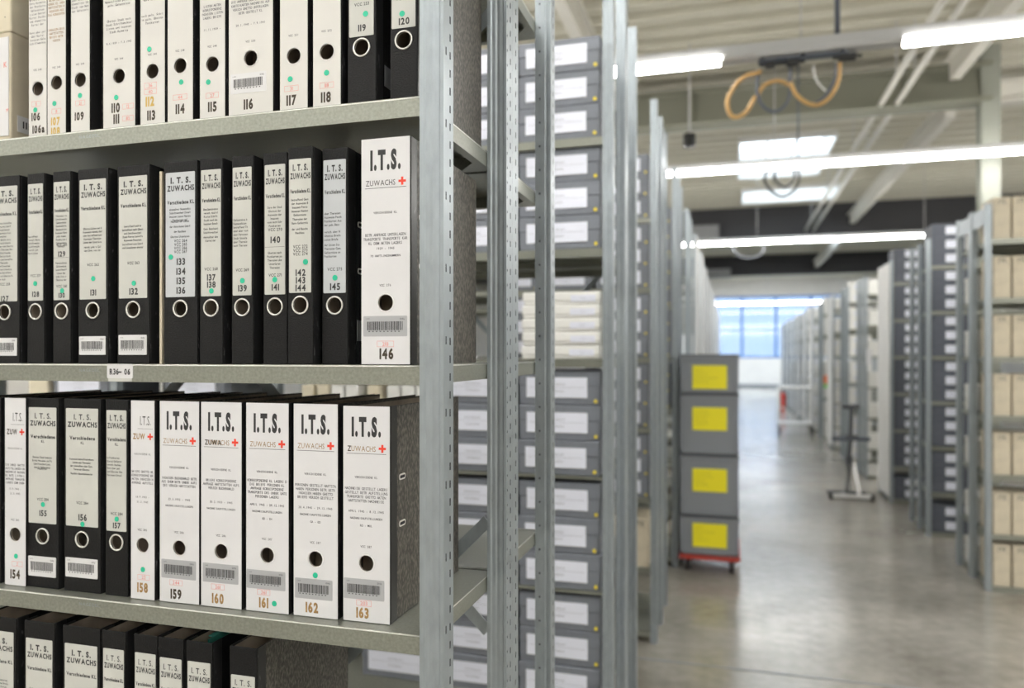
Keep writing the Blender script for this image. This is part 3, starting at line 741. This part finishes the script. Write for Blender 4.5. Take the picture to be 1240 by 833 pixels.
# cream archive carton at the upper left
xr = xat(13, .992)
t = thing('archive_carton', 'cream archive carton with a red K at the left end of the upper shelf', 'box', (xr, .992, Z1+.0003))
b = MB(); b.box(-.14, 0, 0, .27, 0, .31, 'beige board'); b.build('body', t, bevel=.003)
b = MB(); b.box(-.142, .0025, -.0025, .2725, .188, .315, 'cream board'); b.build('lid', t, bevel=.003)
b = MB(); b.box(-.135, -.004, -.0012, 0, .012, .18, 'white sticker')
text(b, 'K', -.0105, .128, .010, 'red pencil', 'r', 'c', .8, y=-.0016)
text(b, 'M', -.004, .052, .006, 'red pencil', 'r', 'r', .8, y=-.0016)
text(b, '.', -.008, .212, .008, 'print black', 'b', 'r', 1, y=-.0032)
b.build('label_sheet', t)
b = MB(); b.box(0, .0007, .012, .085, .022, .050, 'white sticker')
for k in range(9): b.box(.0007, .0009, .022+.0055*k, .0245+.0055*k, .030, .042, 'print black')
b.build('barcode_sticker', t)
# ------------------------------------------------------------------ boxes on the other racks
def P(px, py, Y):
    x = xat(px, Y); d = -x*SN+Y*CS
    return Vector((x, Y, EYE+(430-py)*d/913.0))
ORD = ['bottom', 'middle', 'top']
def proto_flat(w_, h_, d_, board, lab=(.10, .84, .22, .80), dot=True, name='archive_box', lid=.45):
    t = bpy.data.objects.new(name, None); C.objects.link(t)
    b = MB(); b.box(-w_/2+.002, w_/2-.002, .0025, d_, 0, h_-.003, board); b.build('body', t, bevel=.005)
    b = MB(); b.box(-w_/2, w_/2, 0, d_+.001, h_*(1-lid), h_, board); b.build('lid', t, bevel=.004)
    b = MB(); x0, x1 = -w_/2+w_*lab[0], -w_/2+w_*lab[1]; z0, z1 = h_*lab[2], h_*lab[3]
    b.box(x0, x1, -.0012, .0025, z0, z1, 'box label')
    text(b, 'Archiv Bestand', (x0+x1)/2, z0+(z1-z0)*.62, (z1-z0)*.09, 'print grey', 'r', 'c', 1, y=-.0016)
    rectf(b, x0+.01, x1-.01, z0+(z1-z0)*.50, z0+(z1-z0)*.51, 'print grey', -.0016)
    text(b, 'Verschiedenes', (x0+x1)/2, z0+(z1-z0)*.28, (z1-z0)*.09, 'print grey', 'r', 'c', 1, y=-.0016)
    b.build('label_sheet', t)
    if dot:
        b = MB(); n = 14; r = .0062; cx, cz = w_/2-.017, .016
        b.prism([(cx+r*math.cos(2*math.pi*k/n), cz+r*math.sin(2*math.pi*k/n)) for k in range(n)], .002, -.0016, 'yellow dot', axis='y'); b.build('dot_sticker', t)
    return t
used = {}
def put(proto, x, y, z, label, group, rz=0, cat='box'):
    if proto.name not in used: o = proto; used[proto.name] = 1
    else: o = copy_tree(proto)
    o.location = (x, y, z+.0003); o.rotation_euler = (0, 0, rz); tag(o, label, cat, group); return o
LV = LEV[1:]
R2Y = 2.51; R3Y = 4.07
yend = UD*2+.0005
LV2 = [EYE+.736, EYE+.361, EYE-.014, EYE-.412, EYE-.800, EYE-1.185]
R2A = rack_unit('second shelving rack across the gap, its front side holding grey label boxes', -1, XE, R2Y, UD, LV2, HL, 3.10, 0, midpost=-2.07, lips={3: .008, 4: .008, 5: .008})
R2B = rack_unit('rear half of the second shelving rack, behind the grey label boxes', -1, XE, R2Y+UD+.0005, UD, LV, HL, 3.10, 0, midpost=-2.07, braces=[((-.04, yb, 1.0), (-1.0, yb, 2.0)), ((-.04, yb, 2.0), (-1.0, yb, 1.0))])
R3A = rack_unit('third shelving rack from the front on the left of the aisle, front side', -1, XE, R3Y, UD, LV, HL, 2.55, 0)
R3B = rack_unit('third shelving rack on the left of the aisle, rear side', -1, XE, R3Y+UD+.0005, UD, LV, HL, 2.55, 0, endplate=[(HL-.25, HL-.02)])
R4A = rack_unit('fourth shelving rack on the left, directly behind the crate stack, front side', -1, XE, 5.60, UD, LV, HL, 2.55, 0)
R4B = rack_unit('fourth shelving rack on the left, behind the crate stack, rear side', -1, XE, 5.60+UD+.0005, UD, LV, HL, 2.55, 0)
grey = proto_flat(.288, .1145, .30, 'grey box board')
white = proto_flat(.282, .062, .30, 'white box board', lab=(.42, .93, .2, .8), dot=False)
thin = proto_flat(.275, .0455, .30, 'white box board', lab=(.62, .93, .25, .75), dot=False, lid=.7)
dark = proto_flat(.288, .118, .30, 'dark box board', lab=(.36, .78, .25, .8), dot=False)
paleb = proto_flat(.288, .150, .30, 'white box board', lab=(.2, .8, .3, .7), dot=False)
LN = {1: 'top', 2: 'second', 3: 'third', 4: 'fourth', 5: 'fifth', 6: 'lowest'}
COLN = ['in the column nearest the aisle', 'in the second column from the aisle', 'in the third column from the aisle', 'in the fourth column from the aisle', 'in the fifth column from the aisle', 'in the sixth column from the aisle', 'in the seventh column']
rb = random.Random(3)
def fill_flat(proto, kindword, rackword, xr, y, levels, cols, layers, pitchx, h, grp, jit=.006, side=-1, lift=0):
    for li, z in levels:
        for c in cols:
            for l in range(layers):
                x = (xr-.005-pitchx/2-c*pitchx) if side < 0 else (xr+.005+pitchx/2+c*pitchx)
                nm = (['bottom', 'middle', 'top'] if layers == 3 else (['lower', 'upper'] if layers == 2 else ['lowest', 'second lowest', 'middle', 'second highest', 'topmost']))[l] if layers > 1 else 'single'
                put(proto, x+rb.uniform(-jit, jit)*.6*(0 if layers == 1 else 1), y+.012+rb.uniform(0, jit), z+l*(h+.0004), '%s, %s of %s column, %s shelf of the %s' % (kindword, nm, ['first', 'second', 'third', 'fourth', 'fifth', 'sixth'][c], LN[li], rackword), grp)
xr2 = XE-PW+.002
lv = {i+1: z for i, z in enumerate(LV)}; lv2 = {i+1: z for i, z in enumerate(LV2)}
# second rack, front side
G = 'grey archive boxes on the second rack'
fill_flat(grey, 'grey archive box', 'second rack', xr2, R2Y, [(1, lv[1]), (2, lv[2])], (0, 1), 3, .303, .1145, G)
greym = proto_flat(.288, .1195, .30, 'grey box board')
fill_flat(greym, 'grey archive box', 'second rack', xr2, R2Y, [(4, lv2[4])], (0, 1), 3, .303, .1195, G)
grey2 = proto_flat(.288, .1215, .30, 'grey box board')
fill_flat(grey2, 'grey archive box', 'second rack', xr2, R2Y, [(5, lv2[5]), (6, lv2[6])], (0, 1, 2), 3, .303, .1215, G)
fill_flat(thin, 'thin white archive box', 'second rack', xr2, R2Y, [(3, lv[3])], (0,), 5, .290, .0458, 'thin white boxes in one stack on the second rack')
def upright(board, w_, h_, d_, name='upright_archive_box', head=True):
    t = bpy.data.objects.new(name, None); C.objects.link(t)
    b = MB(); b.box(-w_/2, w_/2, 0, d_, 0, h_, board); b.build('body', t, bevel=.002)
    b = MB()
    if head:
        b.box(-w_/2+.004, w_/2-.004, -.0008, .001, h_*.80, h_*.95, board)
        for k, q in enumerate((.90, .85)): text(b, 'I.T.S.', 0, h_*q, .015, 'print black', 'h', 'c', .9, maxw=w_*.7, y=-.0012)
        rectf(b, -w_*.42, w_*.42, h_*.81, h_*.815, 'print grey', -.0012)
    else:
        b.box(-w_*.38, w_*.38, -.0008, .001, h_*.35, h_*.78, 'cream label paper'); b.box(-w_*.2, w_*.2, -.0012, 0, h_*.50, h_*.54, 'red pencil')
    b.build('label_print' if head else 'label_sheet', t)
    return t
# upright cream boxes on the second rack, seen over the tops of the third-shelf binders
cu = upright('cream board', .048, .300, .26, head=False); cu2 = upright('white box board', .048, .300, .26, head=False)
pxs = [372, 391, 408, 426, 452, 476, 494, 512]
for i, p in enumerate(pxs):
    pr = cu if i in (0, 1, 4) else cu2
    wname = 'cream' if pr is cu else 'white'
    put(pr, xat(p, R2Y+.012), R2Y+.012, lv2[4], '%s upright box, %s from the left in the row above the wide white binders' % (wname, ['first', 'second', 'third', 'fourth', 'fifth', 'sixth', 'seventh', 'eighth'][i]), 'upright boxes on the fourth shelf of the second rack')
cb = upright('cream board', .10, .315, .28, head=False)
put(cb, xat(46, R2Y+.012), R2Y+.012, lv2[4], 'wide cream upright box seen above binder 155', None)
# blue grey boxes between x 60 and 190 on the same level
for k, (p, wv) in enumerate(((97, 0), (235, 0))):
    for l in range(3):
        put(grey, xat(p, R2Y+.012), R2Y+.012, lv2[4]+l*.1149, 'grey archive box, %s of the stack seen above %s' % (ORD[l], ('the shelf code label', 'the two leftmost wide white binders')[k]), G)
# third rack: grey boxes both sides
G3b = 'grey archive boxes on the third rack'
fill_flat(grey, 'grey archive box', 'third rack', xr2, R3Y, [(i, lv[i]) for i in (1, 2, 3, 4)], (0, 1, 2), 3, .303, .1145, G3b)
fill_flat(grey, 'grey archive box', 'third rack', xr2, R3Y, [(5, lv[5])], (0,), 3, .303, .1145, G3b)
ub = upright('beige board', .09, .26, .28); 
for i in range(3): put(ub, xr2-.06-i*.1, R3Y+.02, lv[6], 'beige upright box, %s from the aisle on the lowest shelf of the third rack' % ['first', 'second', 'third'][i], 'beige boxes on the third rack')
fill_flat(grey, 'grey archive box', 'fourth rack on the left', xr2, 5.60, [(i, lv[i]) for i in (1, 2, 3, 4)], (0, 1), 3, .303, .1145, 'grey archive boxes on the fourth rack')
# ------------------------------------------------------------------ far racks on both sides
RLEV = [2.30, 1.914, 1.529, 1.144, .759, .369, .03]
def far_rack(label, side, xe, y0, H, levels, panel=None, fillp=None, W=1.5, dp=.64):
    t = thing('shelving_rack', label, 'shelving rack', (xe, y0, 0), 0, 'far racks %s of the aisle' % ('left' if side < 0 else 'right'))
    xs = (-PW, -W) if side < 0 else (0, W-PW)
    for i, x in enumerate(xs):
        for j, y in enumerate((0, dp/2-PD/2, dp-PD)): post(t, x, y, H, plain=True)
    for z in levels:
        if side < 0: shelf(t, -W+.002, -PW-.0016, dp-.014, z, detail=False)
        else: shelf(t, PW+.0016, W-.002, dp-.014, z, detail=False)
    if panel:
        b = MB(); a = (.001, .006) if side < 0 else (-.006, -.001); b.box(a[0], a[1], 0, dp, .05, H-.02, panel)
        for k in range(2): b.box(a[0]-.004, a[1]+.004, .02+k*(dp-.05), .03+k*(dp-.05), .05, H-.02, panel)
        b.build('end_panel', t)
    return t
OR = ['fifth', 'sixth', 'seventh', 'eighth', 'ninth', 'tenth', 'eleventh', 'twelfth', 'thirteenth', 'fourteenth', 'fifteenth', 'sixteenth', 'seventeenth']
for k in range(4, 17):
    y0 = 5.60+1.56*(k-3)
    far_rack('%s shelving rack from the front, left of aisle, pale end panel' % OR[k-4], -1, XE, y0, HL, LV[::2], 'white panel' if k > 4 else None)
# right side
XR = 1.60
RA = rack_unit('nearest shelving rack on the right of the aisle, holding beige upright boxes', 1, XR, 5.60, UD, RLEV, 2.53, 2.0, 0, endplate=[(2.40, 2.51)])
RB = rack_unit('rear half of the nearest rack on the right, holding white boxes', 1, XR, 5.60+UD+.0005, UD, RLEV, 2.53, 2.0, 0, endplate=[(2.40, 2.51)])
bx = upright('beige board', .098, .272, .26)
RN = ['top', 'second', 'third', 'fourth', 'fifth', 'sixth', 'lowest']
QN = ['leftmost', 'second from the left', 'third from the left', 'fourth from the left']
for i, z in enumerate(RLEV):
    for j in range(4):
        put(bx, XR+PW+.012+.052+j*.111, 5.60+.014+rb.uniform(0, .006), z, 'beige upright box, %s, %s shelf of the nearest right rack' % (QN[j], RN[i]), 'beige upright boxes on the nearest right rack')
    for l in range(3 if i else 2):
        put(white, XR+PW+.01+.145, 5.60+UD+.02, z+l*.0625, 'thin white box, %s layer, %s shelf, rear of nearest right rack' % (['lowest', 'middle', 'highest'][l], RN[i]), 'white boxes behind the beige boxes')
def right_rack(n, y0, proto, h, layers, word, lab, dp=.64, skip=(), panel=None):
    far_rack(lab, 1, XR, y0, 2.53, RLEV, panel, dp=dp)
    for i, z in enumerate(RLEV):
        if i in skip: continue
        for l in range(layers if i < 6 or layers < 3 else 2):
            put(proto, XR+PW+.008+.146, y0+.014+rb.uniform(0, .008), z+l*(h+.0004), '%s, %s one, %s shelf, %s' % (word, (['lower', 'middle', 'upper'] if layers == 3 else ['lower', 'upper'])[l] if layers > 1 else 'only', RN[i], n), '%ses on the %s' % (word, n))
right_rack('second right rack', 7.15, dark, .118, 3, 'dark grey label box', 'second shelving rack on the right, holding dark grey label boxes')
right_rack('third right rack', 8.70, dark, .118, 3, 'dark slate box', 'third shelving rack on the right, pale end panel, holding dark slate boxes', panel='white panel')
right_rack('fourth right rack', 10.25, white, .062, 3, 'white flat box', 'fourth shelving rack on the right, pale and open, behind the folding stand')
for i, k in enumerate(range(5, 15)):
    right_rack('%s right rack' % OR[i], 10.25+1.55*(i+1), paleb, .150, 1 if i % 2 else 2, 'white box', '%s shelving rack from the front on the right of the aisle' % OR[i], panel='white panel' if i not in (0, 2) else None)
# signs on rack ends
b = MB(); b.box(-.065, .065, -.002, 0, 0, .15, 'orange sign'); o = b.build('hanging_sign', None, (1.70, 14.885, 1.02)); tag(o, 'orange square sign on a rack post far down the aisle', 'sign')
b = MB(); b.box(-.065, .065, -.002, 0, 0, .07, 'green sign'); o = b.build('hanging_sign', None, (1.70, 14.885, .94)); tag(o, 'small green sign just below the orange one', 'sign')
b = MB(); b.box(-.03, .03, -.003, 0, 0, .20, 'white sticker'); o = b.build('paper_sign', None, (1.60+.05, 10.245, 1.42)); tag(o, 'white paper sign on the fourth right rack above the folding stand', 'sign')

# ------------------------------------------------------------------ crates on a dolly
CX, CY = -.145, 5.46
def crate(h, label, z, ly0, ly1):
    t = thing('stacking_crate', label, 'crate', (CX, CY, z), 0, 'grey crates stacked on the red dolly')
    b = MB(); m = 'crate plastic'; W2, D = .196, .58
    b.box(-W2+.004, W2-.004, .006, D, .012, h-.004, m)
    b.box(-.203, .203, -.004, D+.008, h-.030, h-.012, m)
    b.box(-.200, .200, -.001, D+.005, h-.060, h-.052, m)
    for sx in (-1, 1):
        b.box(*sorted((sx*.196, sx*.178)), .0, D+.004, .012, h-.03, m)
        b.box(*sorted((sx*.162, sx*.157)), .001, .008, .03, h-.06, m)
    b.box(-.196, .196, 0, D+.004, .012, .028, m)
    b.build('body', t, bevel=.003)
    b = MB(); b.box(-.199, .199, .002, D+.003, h-.013, h, 'crate dark edge'); b.build('rim', t, bevel=.002)
    b = MB(); b.box(-.185, .185, .012, D-.01, 0, .0118, 'crate dark edge'); b.build('base', t)
    b = MB(); b.box(-.115, .118, -.002, .006, ly0, ly1, 'yellow label'); hh = ly1-ly0
    rr = random.Random(label)
    for q in range(4): text(b, ' '.join(rr.sample(WORDS, 2)), -.1, ly1-hh*(.22+.17*q), .011, 'yellow label print', 'r', 'l', .8, maxw=.2 if q < 3 else .09, y=-.0025)
    b.build('label_sheet', t)
    return h
t = thing('crate_dolly', 'red wheeled dolly with dark castors under the grey crates', 'dolly', (CX, CY, 0))
b = MB(); b.box(-.208, .208, -.008, .60, .105, .132, 'red dolly'); b.box(-.19, .19, .01, .58, .097, .105, 'red dolly'); b.build('deck', t, bevel=.003)
for sx in (-.15, .15):
    for y in (.08, .50):
        b = MB(); n = 20; r = .048; wb = b
        b.prism([(y+.02+r*math.cos(2*math.pi*k/n), r+r*math.sin(2*math.pi*k/n)) for k in range(n)], sx-.014, sx+.014, 'black rubber', axis='x')
        b.prism([(y+.02+.02*math.cos(2*math.pi*k/n), r+.02*math.sin(2*math.pi*k/n)) for k in range(n)], sx-.017, sx+.017, 'chrome', axis='x')
        b = MB()
        for q in (-.022, .022): b.box(sx+q-.002, sx+q+.002, y, y+.035, .04, .09, 'lamp housing')
        b.box(sx-.035, sx+.035, y-.03, y+.045, .09, .0968, 'lamp housing')
        cs = b.build('castor', t); wb.build('wheel', cs)
z = .1323
z += crate(.275, 'grey crate with a yellow label, lowest of the stack on the red dolly', z, .06, .225)
z += crate(.43, 'tall grey crate with a yellow label, second from the bottom of the stack', z+.0003, .175, .335)+.0003
z += crate(.43, 'tall grey crate with a yellow label, second from the top of the stack', z+.0003, .175, .335)+.0003
crate(.278, 'grey crate with a yellow label, topmost of the stack', z+.0003, .035, .20)

# ------------------------------------------------------------------ folding stand in the aisle
t = thing('folding_stand', 'dark metal folding stand with crossbars standing in the aisle by the right racks', 'stand', (1.24, 8.80, 0))
b = MB(); b.box(-.20, .20, -.09, -.05, .02, .055, 'white enamel')
b.build('front_foot_bar', t, bevel=.006)
b = MB(); b.box(-.22, .16, .16, .19, .015, .045, 'crate dark edge'); b.obox((-.06, -.07, .03), (-.06, .17, .03), .03, .02, 'crate dark edge'); b.obox((.08, -.07, .03), (.08, .17, .03), .03, .02, 'crate dark edge'); b.build('rear_foot_bar', t)
b = MB()
for x in (-.21, .20): b.box(x-.018, x+.018, -.098, -.042, 0, .06, 'black rubber')
b.build('foot_cap', t, bevel=.005)
for (p, q) in (((-.03, -.07, .05), (-.045, .02, .40)), ((.07, -.07, .05), (.02, .02, .40))):
    b = MB(); b.obox(p, q, .035, .02, 'chrome'); b.build('strut', t)
b = MB(); b.tube([(-.02, .10, .05), (-.02, .03, .42), (0, .02, .62), (.01, .02, .985)], .024, 'crate dark edge', 10); b.build('pole', t)
b = MB(); b.box(-.05, .02, -.01, .05, .36, .46, 'crate dark edge'); b.build('hinge', t, bevel=.01)
b = MB(); b.tube([(-.19, .02, .635), (.19, .02, .64)], .024, 'grey cable', 10); b.box(-.05, .07, 0, .04, .62, .68, 'crate dark edge'); b.build('crossbar', t)
b = MB(); b.tube([(-.09, .02, .985), (.09, .02, .985)], .024, 'crate dark edge', 10); b.build('crossbar', t)

# ------------------------------------------------------------------ white trolley far down the aisle
t = thing('shelf_trolley', 'white wheeled trolley parked beside the right racks far down the aisle', 'trolley', (1.22, 15.6, 0))
b = MB(); b.box(-.32, .32, 0, .45, .20, .225, 'white enamel'); b.build('lower_tray', t, bevel=.004)
b = MB(); b.box(-.32, .32, 0, .45, .88, .92, 'white enamel'); b.build('upper_tray', t, bevel=.004)
for x in (-.30, .30):
    for y in (.02, .43):
        b = MB(); b.obox((x, y, .225), (x, y, .88), .025, .025, 'white enamel'); b.build('upright', t)
        b = MB(); n = 16; b.prism([(y+.075*math.cos(2*math.pi*k/n), .075+.075*math.sin(2*math.pi*k/n)) for k in range(n)], x-.015, x+.015, 'black rubber', axis='x'); b.box(x-.02, x+.02, y-.02, y+.02, .145, .20, 'lamp housing'); b.build('castor', t)
b = MB(); b.obox((-.28, .0, .55), (0, .0, .30), .03, .03, 'white enamel'); b.obox((.20, .0, .55), (-.1, .0, .30), .03, .03, 'white enamel'); b.build('cross_strut', t)
# extinguisher
t = thing('fire_extinguisher', 'red fire extinguisher standing at the end of the right racks', 'fire extinguisher', (1.38, 22.3, 0))
b = MB(); b.tube([(0,0,0),(0,0,.02),(0,0,.42),(0,0,.46)], .085, 'extinguisher red', 18); b.tube([(0,0,.46),(0,0,.50)], .045, 'extinguisher red', 14); b.build('cylinder', t)
b = MB(); b.box(-.03, .03, -.03, .03, .50, .56, 'black rubber'); b.obox((-.03, 0, .58), (.12, 0, .62), .02, .015, 'black rubber'); b.tube([(.04,0,.53),(.11,0,.48),(.12,0,.3),(.10,0,.12)], .012, 'black rubber', 8); b.build('valve_and_hose', t)

# ------------------------------------------------------------------ cables and fittings under the ceiling
YC = 5.97
t = thing('cable_tray', 'dark cable tray hung under the unlit section of the nearest strip light', 'cable tray', (0, 0, 0))
pa, pb_ = P(918, 84, YC), P(1027, 71, YC); zt = LAMP_Z-.042
b = MB(); b.box(pa.x, pb_.x, YC-.04, YC+.04, zt-.012, zt, 'grey cable')
for x in (pa.x+.03, (pa.x+pb_.x)/2, pb_.x-.04): b.box(x-.02, x+.02, YC-.03, YC+.03, zt, LAMP_Z-.0185, 'black rubber')
b.build('tray', t)
for k, (x, wd) in enumerate(((.05, .07), (.20, .09), (.56, .12))):
    b = MB(); b.box(pa.x+x, pa.x+x+wd, YC-.035, YC+.035, zt-.05, zt-.012, 'black rubber'); b.tube([(pa.x+x-.04, YC, zt-.03), (pa.x+x+wd+.04, YC, zt-.03)], .012, 'black rubber', 8); b.build('connector', t, bevel=.004)
def smooth(pts, n=5):
    pts = [Vector(p) for p in pts]; out = []
    for i in range(len(pts)-1):
        p0 = pts[max(i-1, 0)]; p1 = pts[i]; p2 = pts[i+1]; p3 = pts[min(i+2, len(pts)-1)]
        for k in range(n):
            u = k/n; out.append(.5*((2*p1)+(p2-p0)*u+(2*p0-5*p1+4*p2-p3)*u*u+(3*p1-p0-3*p2+p3)*u**3))
    out.append(pts[-1]); return out
def cable(label, pts, r, m, Y0, dy=0.0):
    n = len(pts); q = [P(x, y, Y0+dy*(i/(n-1)-.5)) for i, (x, y) in enumerate(pts)]
    b = MB(); b.tube(smooth(q), r, m, 8); o = b.build('cable_loop', None); tag(o, label, 'cable', 'cables hanging under the strip lights'); return o
cable('yellow orange conduit looping down at the left of the cable tray', [(922,86),(915,89),(903,92),(890,104),(881,122),(884,138),(893,142),(905,134),(914,118)], .016, 'orange conduit', YC-.03, .06)
cable('short orange conduit arching inside the grey cable loop', [(916,118),(924,105),(934,99),(946,98),(956,104)], .014, 'orange conduit', YC+.03, .02)
cable('large orange conduit sagging in a half loop at the right of the tray', [(957,100),(964,114),(976,124),(988,127),(1000,122),(1010,110),(1016,94),(1017,76)], .015, 'orange conduit', YC+.01, .03)
cable('dark grey cable loop hanging from the left half of the tray', [(918,84),(917,110),(923,127),(936,135),(948,130),(956,115),(957,82)], .012, 'grey cable', YC, .06)
cable('thin dark cable hanging beside the large orange half loop', [(1012,76),(1012,92),(1006,106),(998,118),(988,124)], .010, 'grey cable', YC-.02, .03)
cable('thin white cord under the middle of the tray', [(985,80),(987,92),(992,102),(1000,110)], .007, 'white enamel', YC-.03, .01)
b = MB(); p = P(1014, 70, YC); b.tube([(p.x, YC, LAMP_Z+.10), (p.x, YC, HZ+.005)], .02, 'grey cable', 8); o = b.build('hanging_pipe', None); tag(o, 'dark vertical pipe from the ceiling down to the nearest strip light', 'pipe')
YD = 9.52
for k, (pts, lb) in enumerate((([(930,204),(926,218),(935,232),(948,238),(962,230),(968,216),(966,204)], 'dark cable loop hanging below the second strip light in front of the skylight'), ([(940,205),(938,216),(950,226),(962,216),(960,204)], 'small dark cable coil inside the loop below the second strip light'))):
    cable(lb, pts, .017, 'black rubber', YD-.02*k, .08)
b = MB(); p = P(967, 205, YD); b.tube([(p.x, 9.55, LAMP_Z+.10), (p.x, 9.55, HZ-.001)], .010, 'grey cable', 8); o = b.build('hanging_pipe', None); tag(o, 'dark vertical pipe above the second strip light, against the skylight', 'pipe')
cable('dark cable loop hanging below the farthest strip light', [(890,291),(888,302),(900,312),(915,311),(925,303),(922,290)], .02, 'crate dark edge', 15.95, .1)
t = thing('ceiling_camera', 'small dark camera hanging on a rod from the ceiling above the left racks', 'camera', (xat(835, 9.0), 9.0, EYE+2.42))
b = MB(); b.tube([(0,0,.0),(0,0,.03),(0,0,.12),(0,0,.15)], .07, 'black rubber', 14); b.torus((0,-.04,.05), .05, .02, 'crate dark edge'); b.build('housing', t)
b = MB(); b.tube([(0,0,.15),(0,0,HZ-EYE-2.42+.005)], .012, 'lamp housing', 8); b.build('rod', t)
for (x0, x1, Yv, z0, z1, lb) in ((-1.05, -.28, 19.35, EYE+2.80, EYE+3.2, 'grey ventilation grille on the charcoal beam at the left'), (-.95, .0, 28.65, EYE+2.80, EYE+3.15, 'small grey grille on the farthest charcoal beam')):
    t = thing('ventilation_grille', lb, 'vent', ((x0+x1)/2, Yv, z0)); W2 = (x1-x0)/2; hh = z1-z0
    b = MB(); b.box(-W2, W2, -.25, -.19, 0, .03, 'vent grey'); b.box(-W2, W2, -.25, -.19, hh-.03, hh, 'vent grey'); b.box(-W2, -W2+.03, -.25, -.19, .03, hh-.03, 'vent grey'); b.box(W2-.03, W2, -.25, -.19, .03, hh-.03, 'vent grey'); b.box(-W2, W2, -.19, -.0005, 0, hh, 'vent grey'); b.build('duct_box', t)
    b = MB()
    for q in range(9): b.obox((-W2+.03, -.215, .05+q*(hh-.1)/8), (W2-.03, -.215, .05+q*(hh-.1)/8), .03, .008, 'lamp housing')
    b.build('louvre', t)
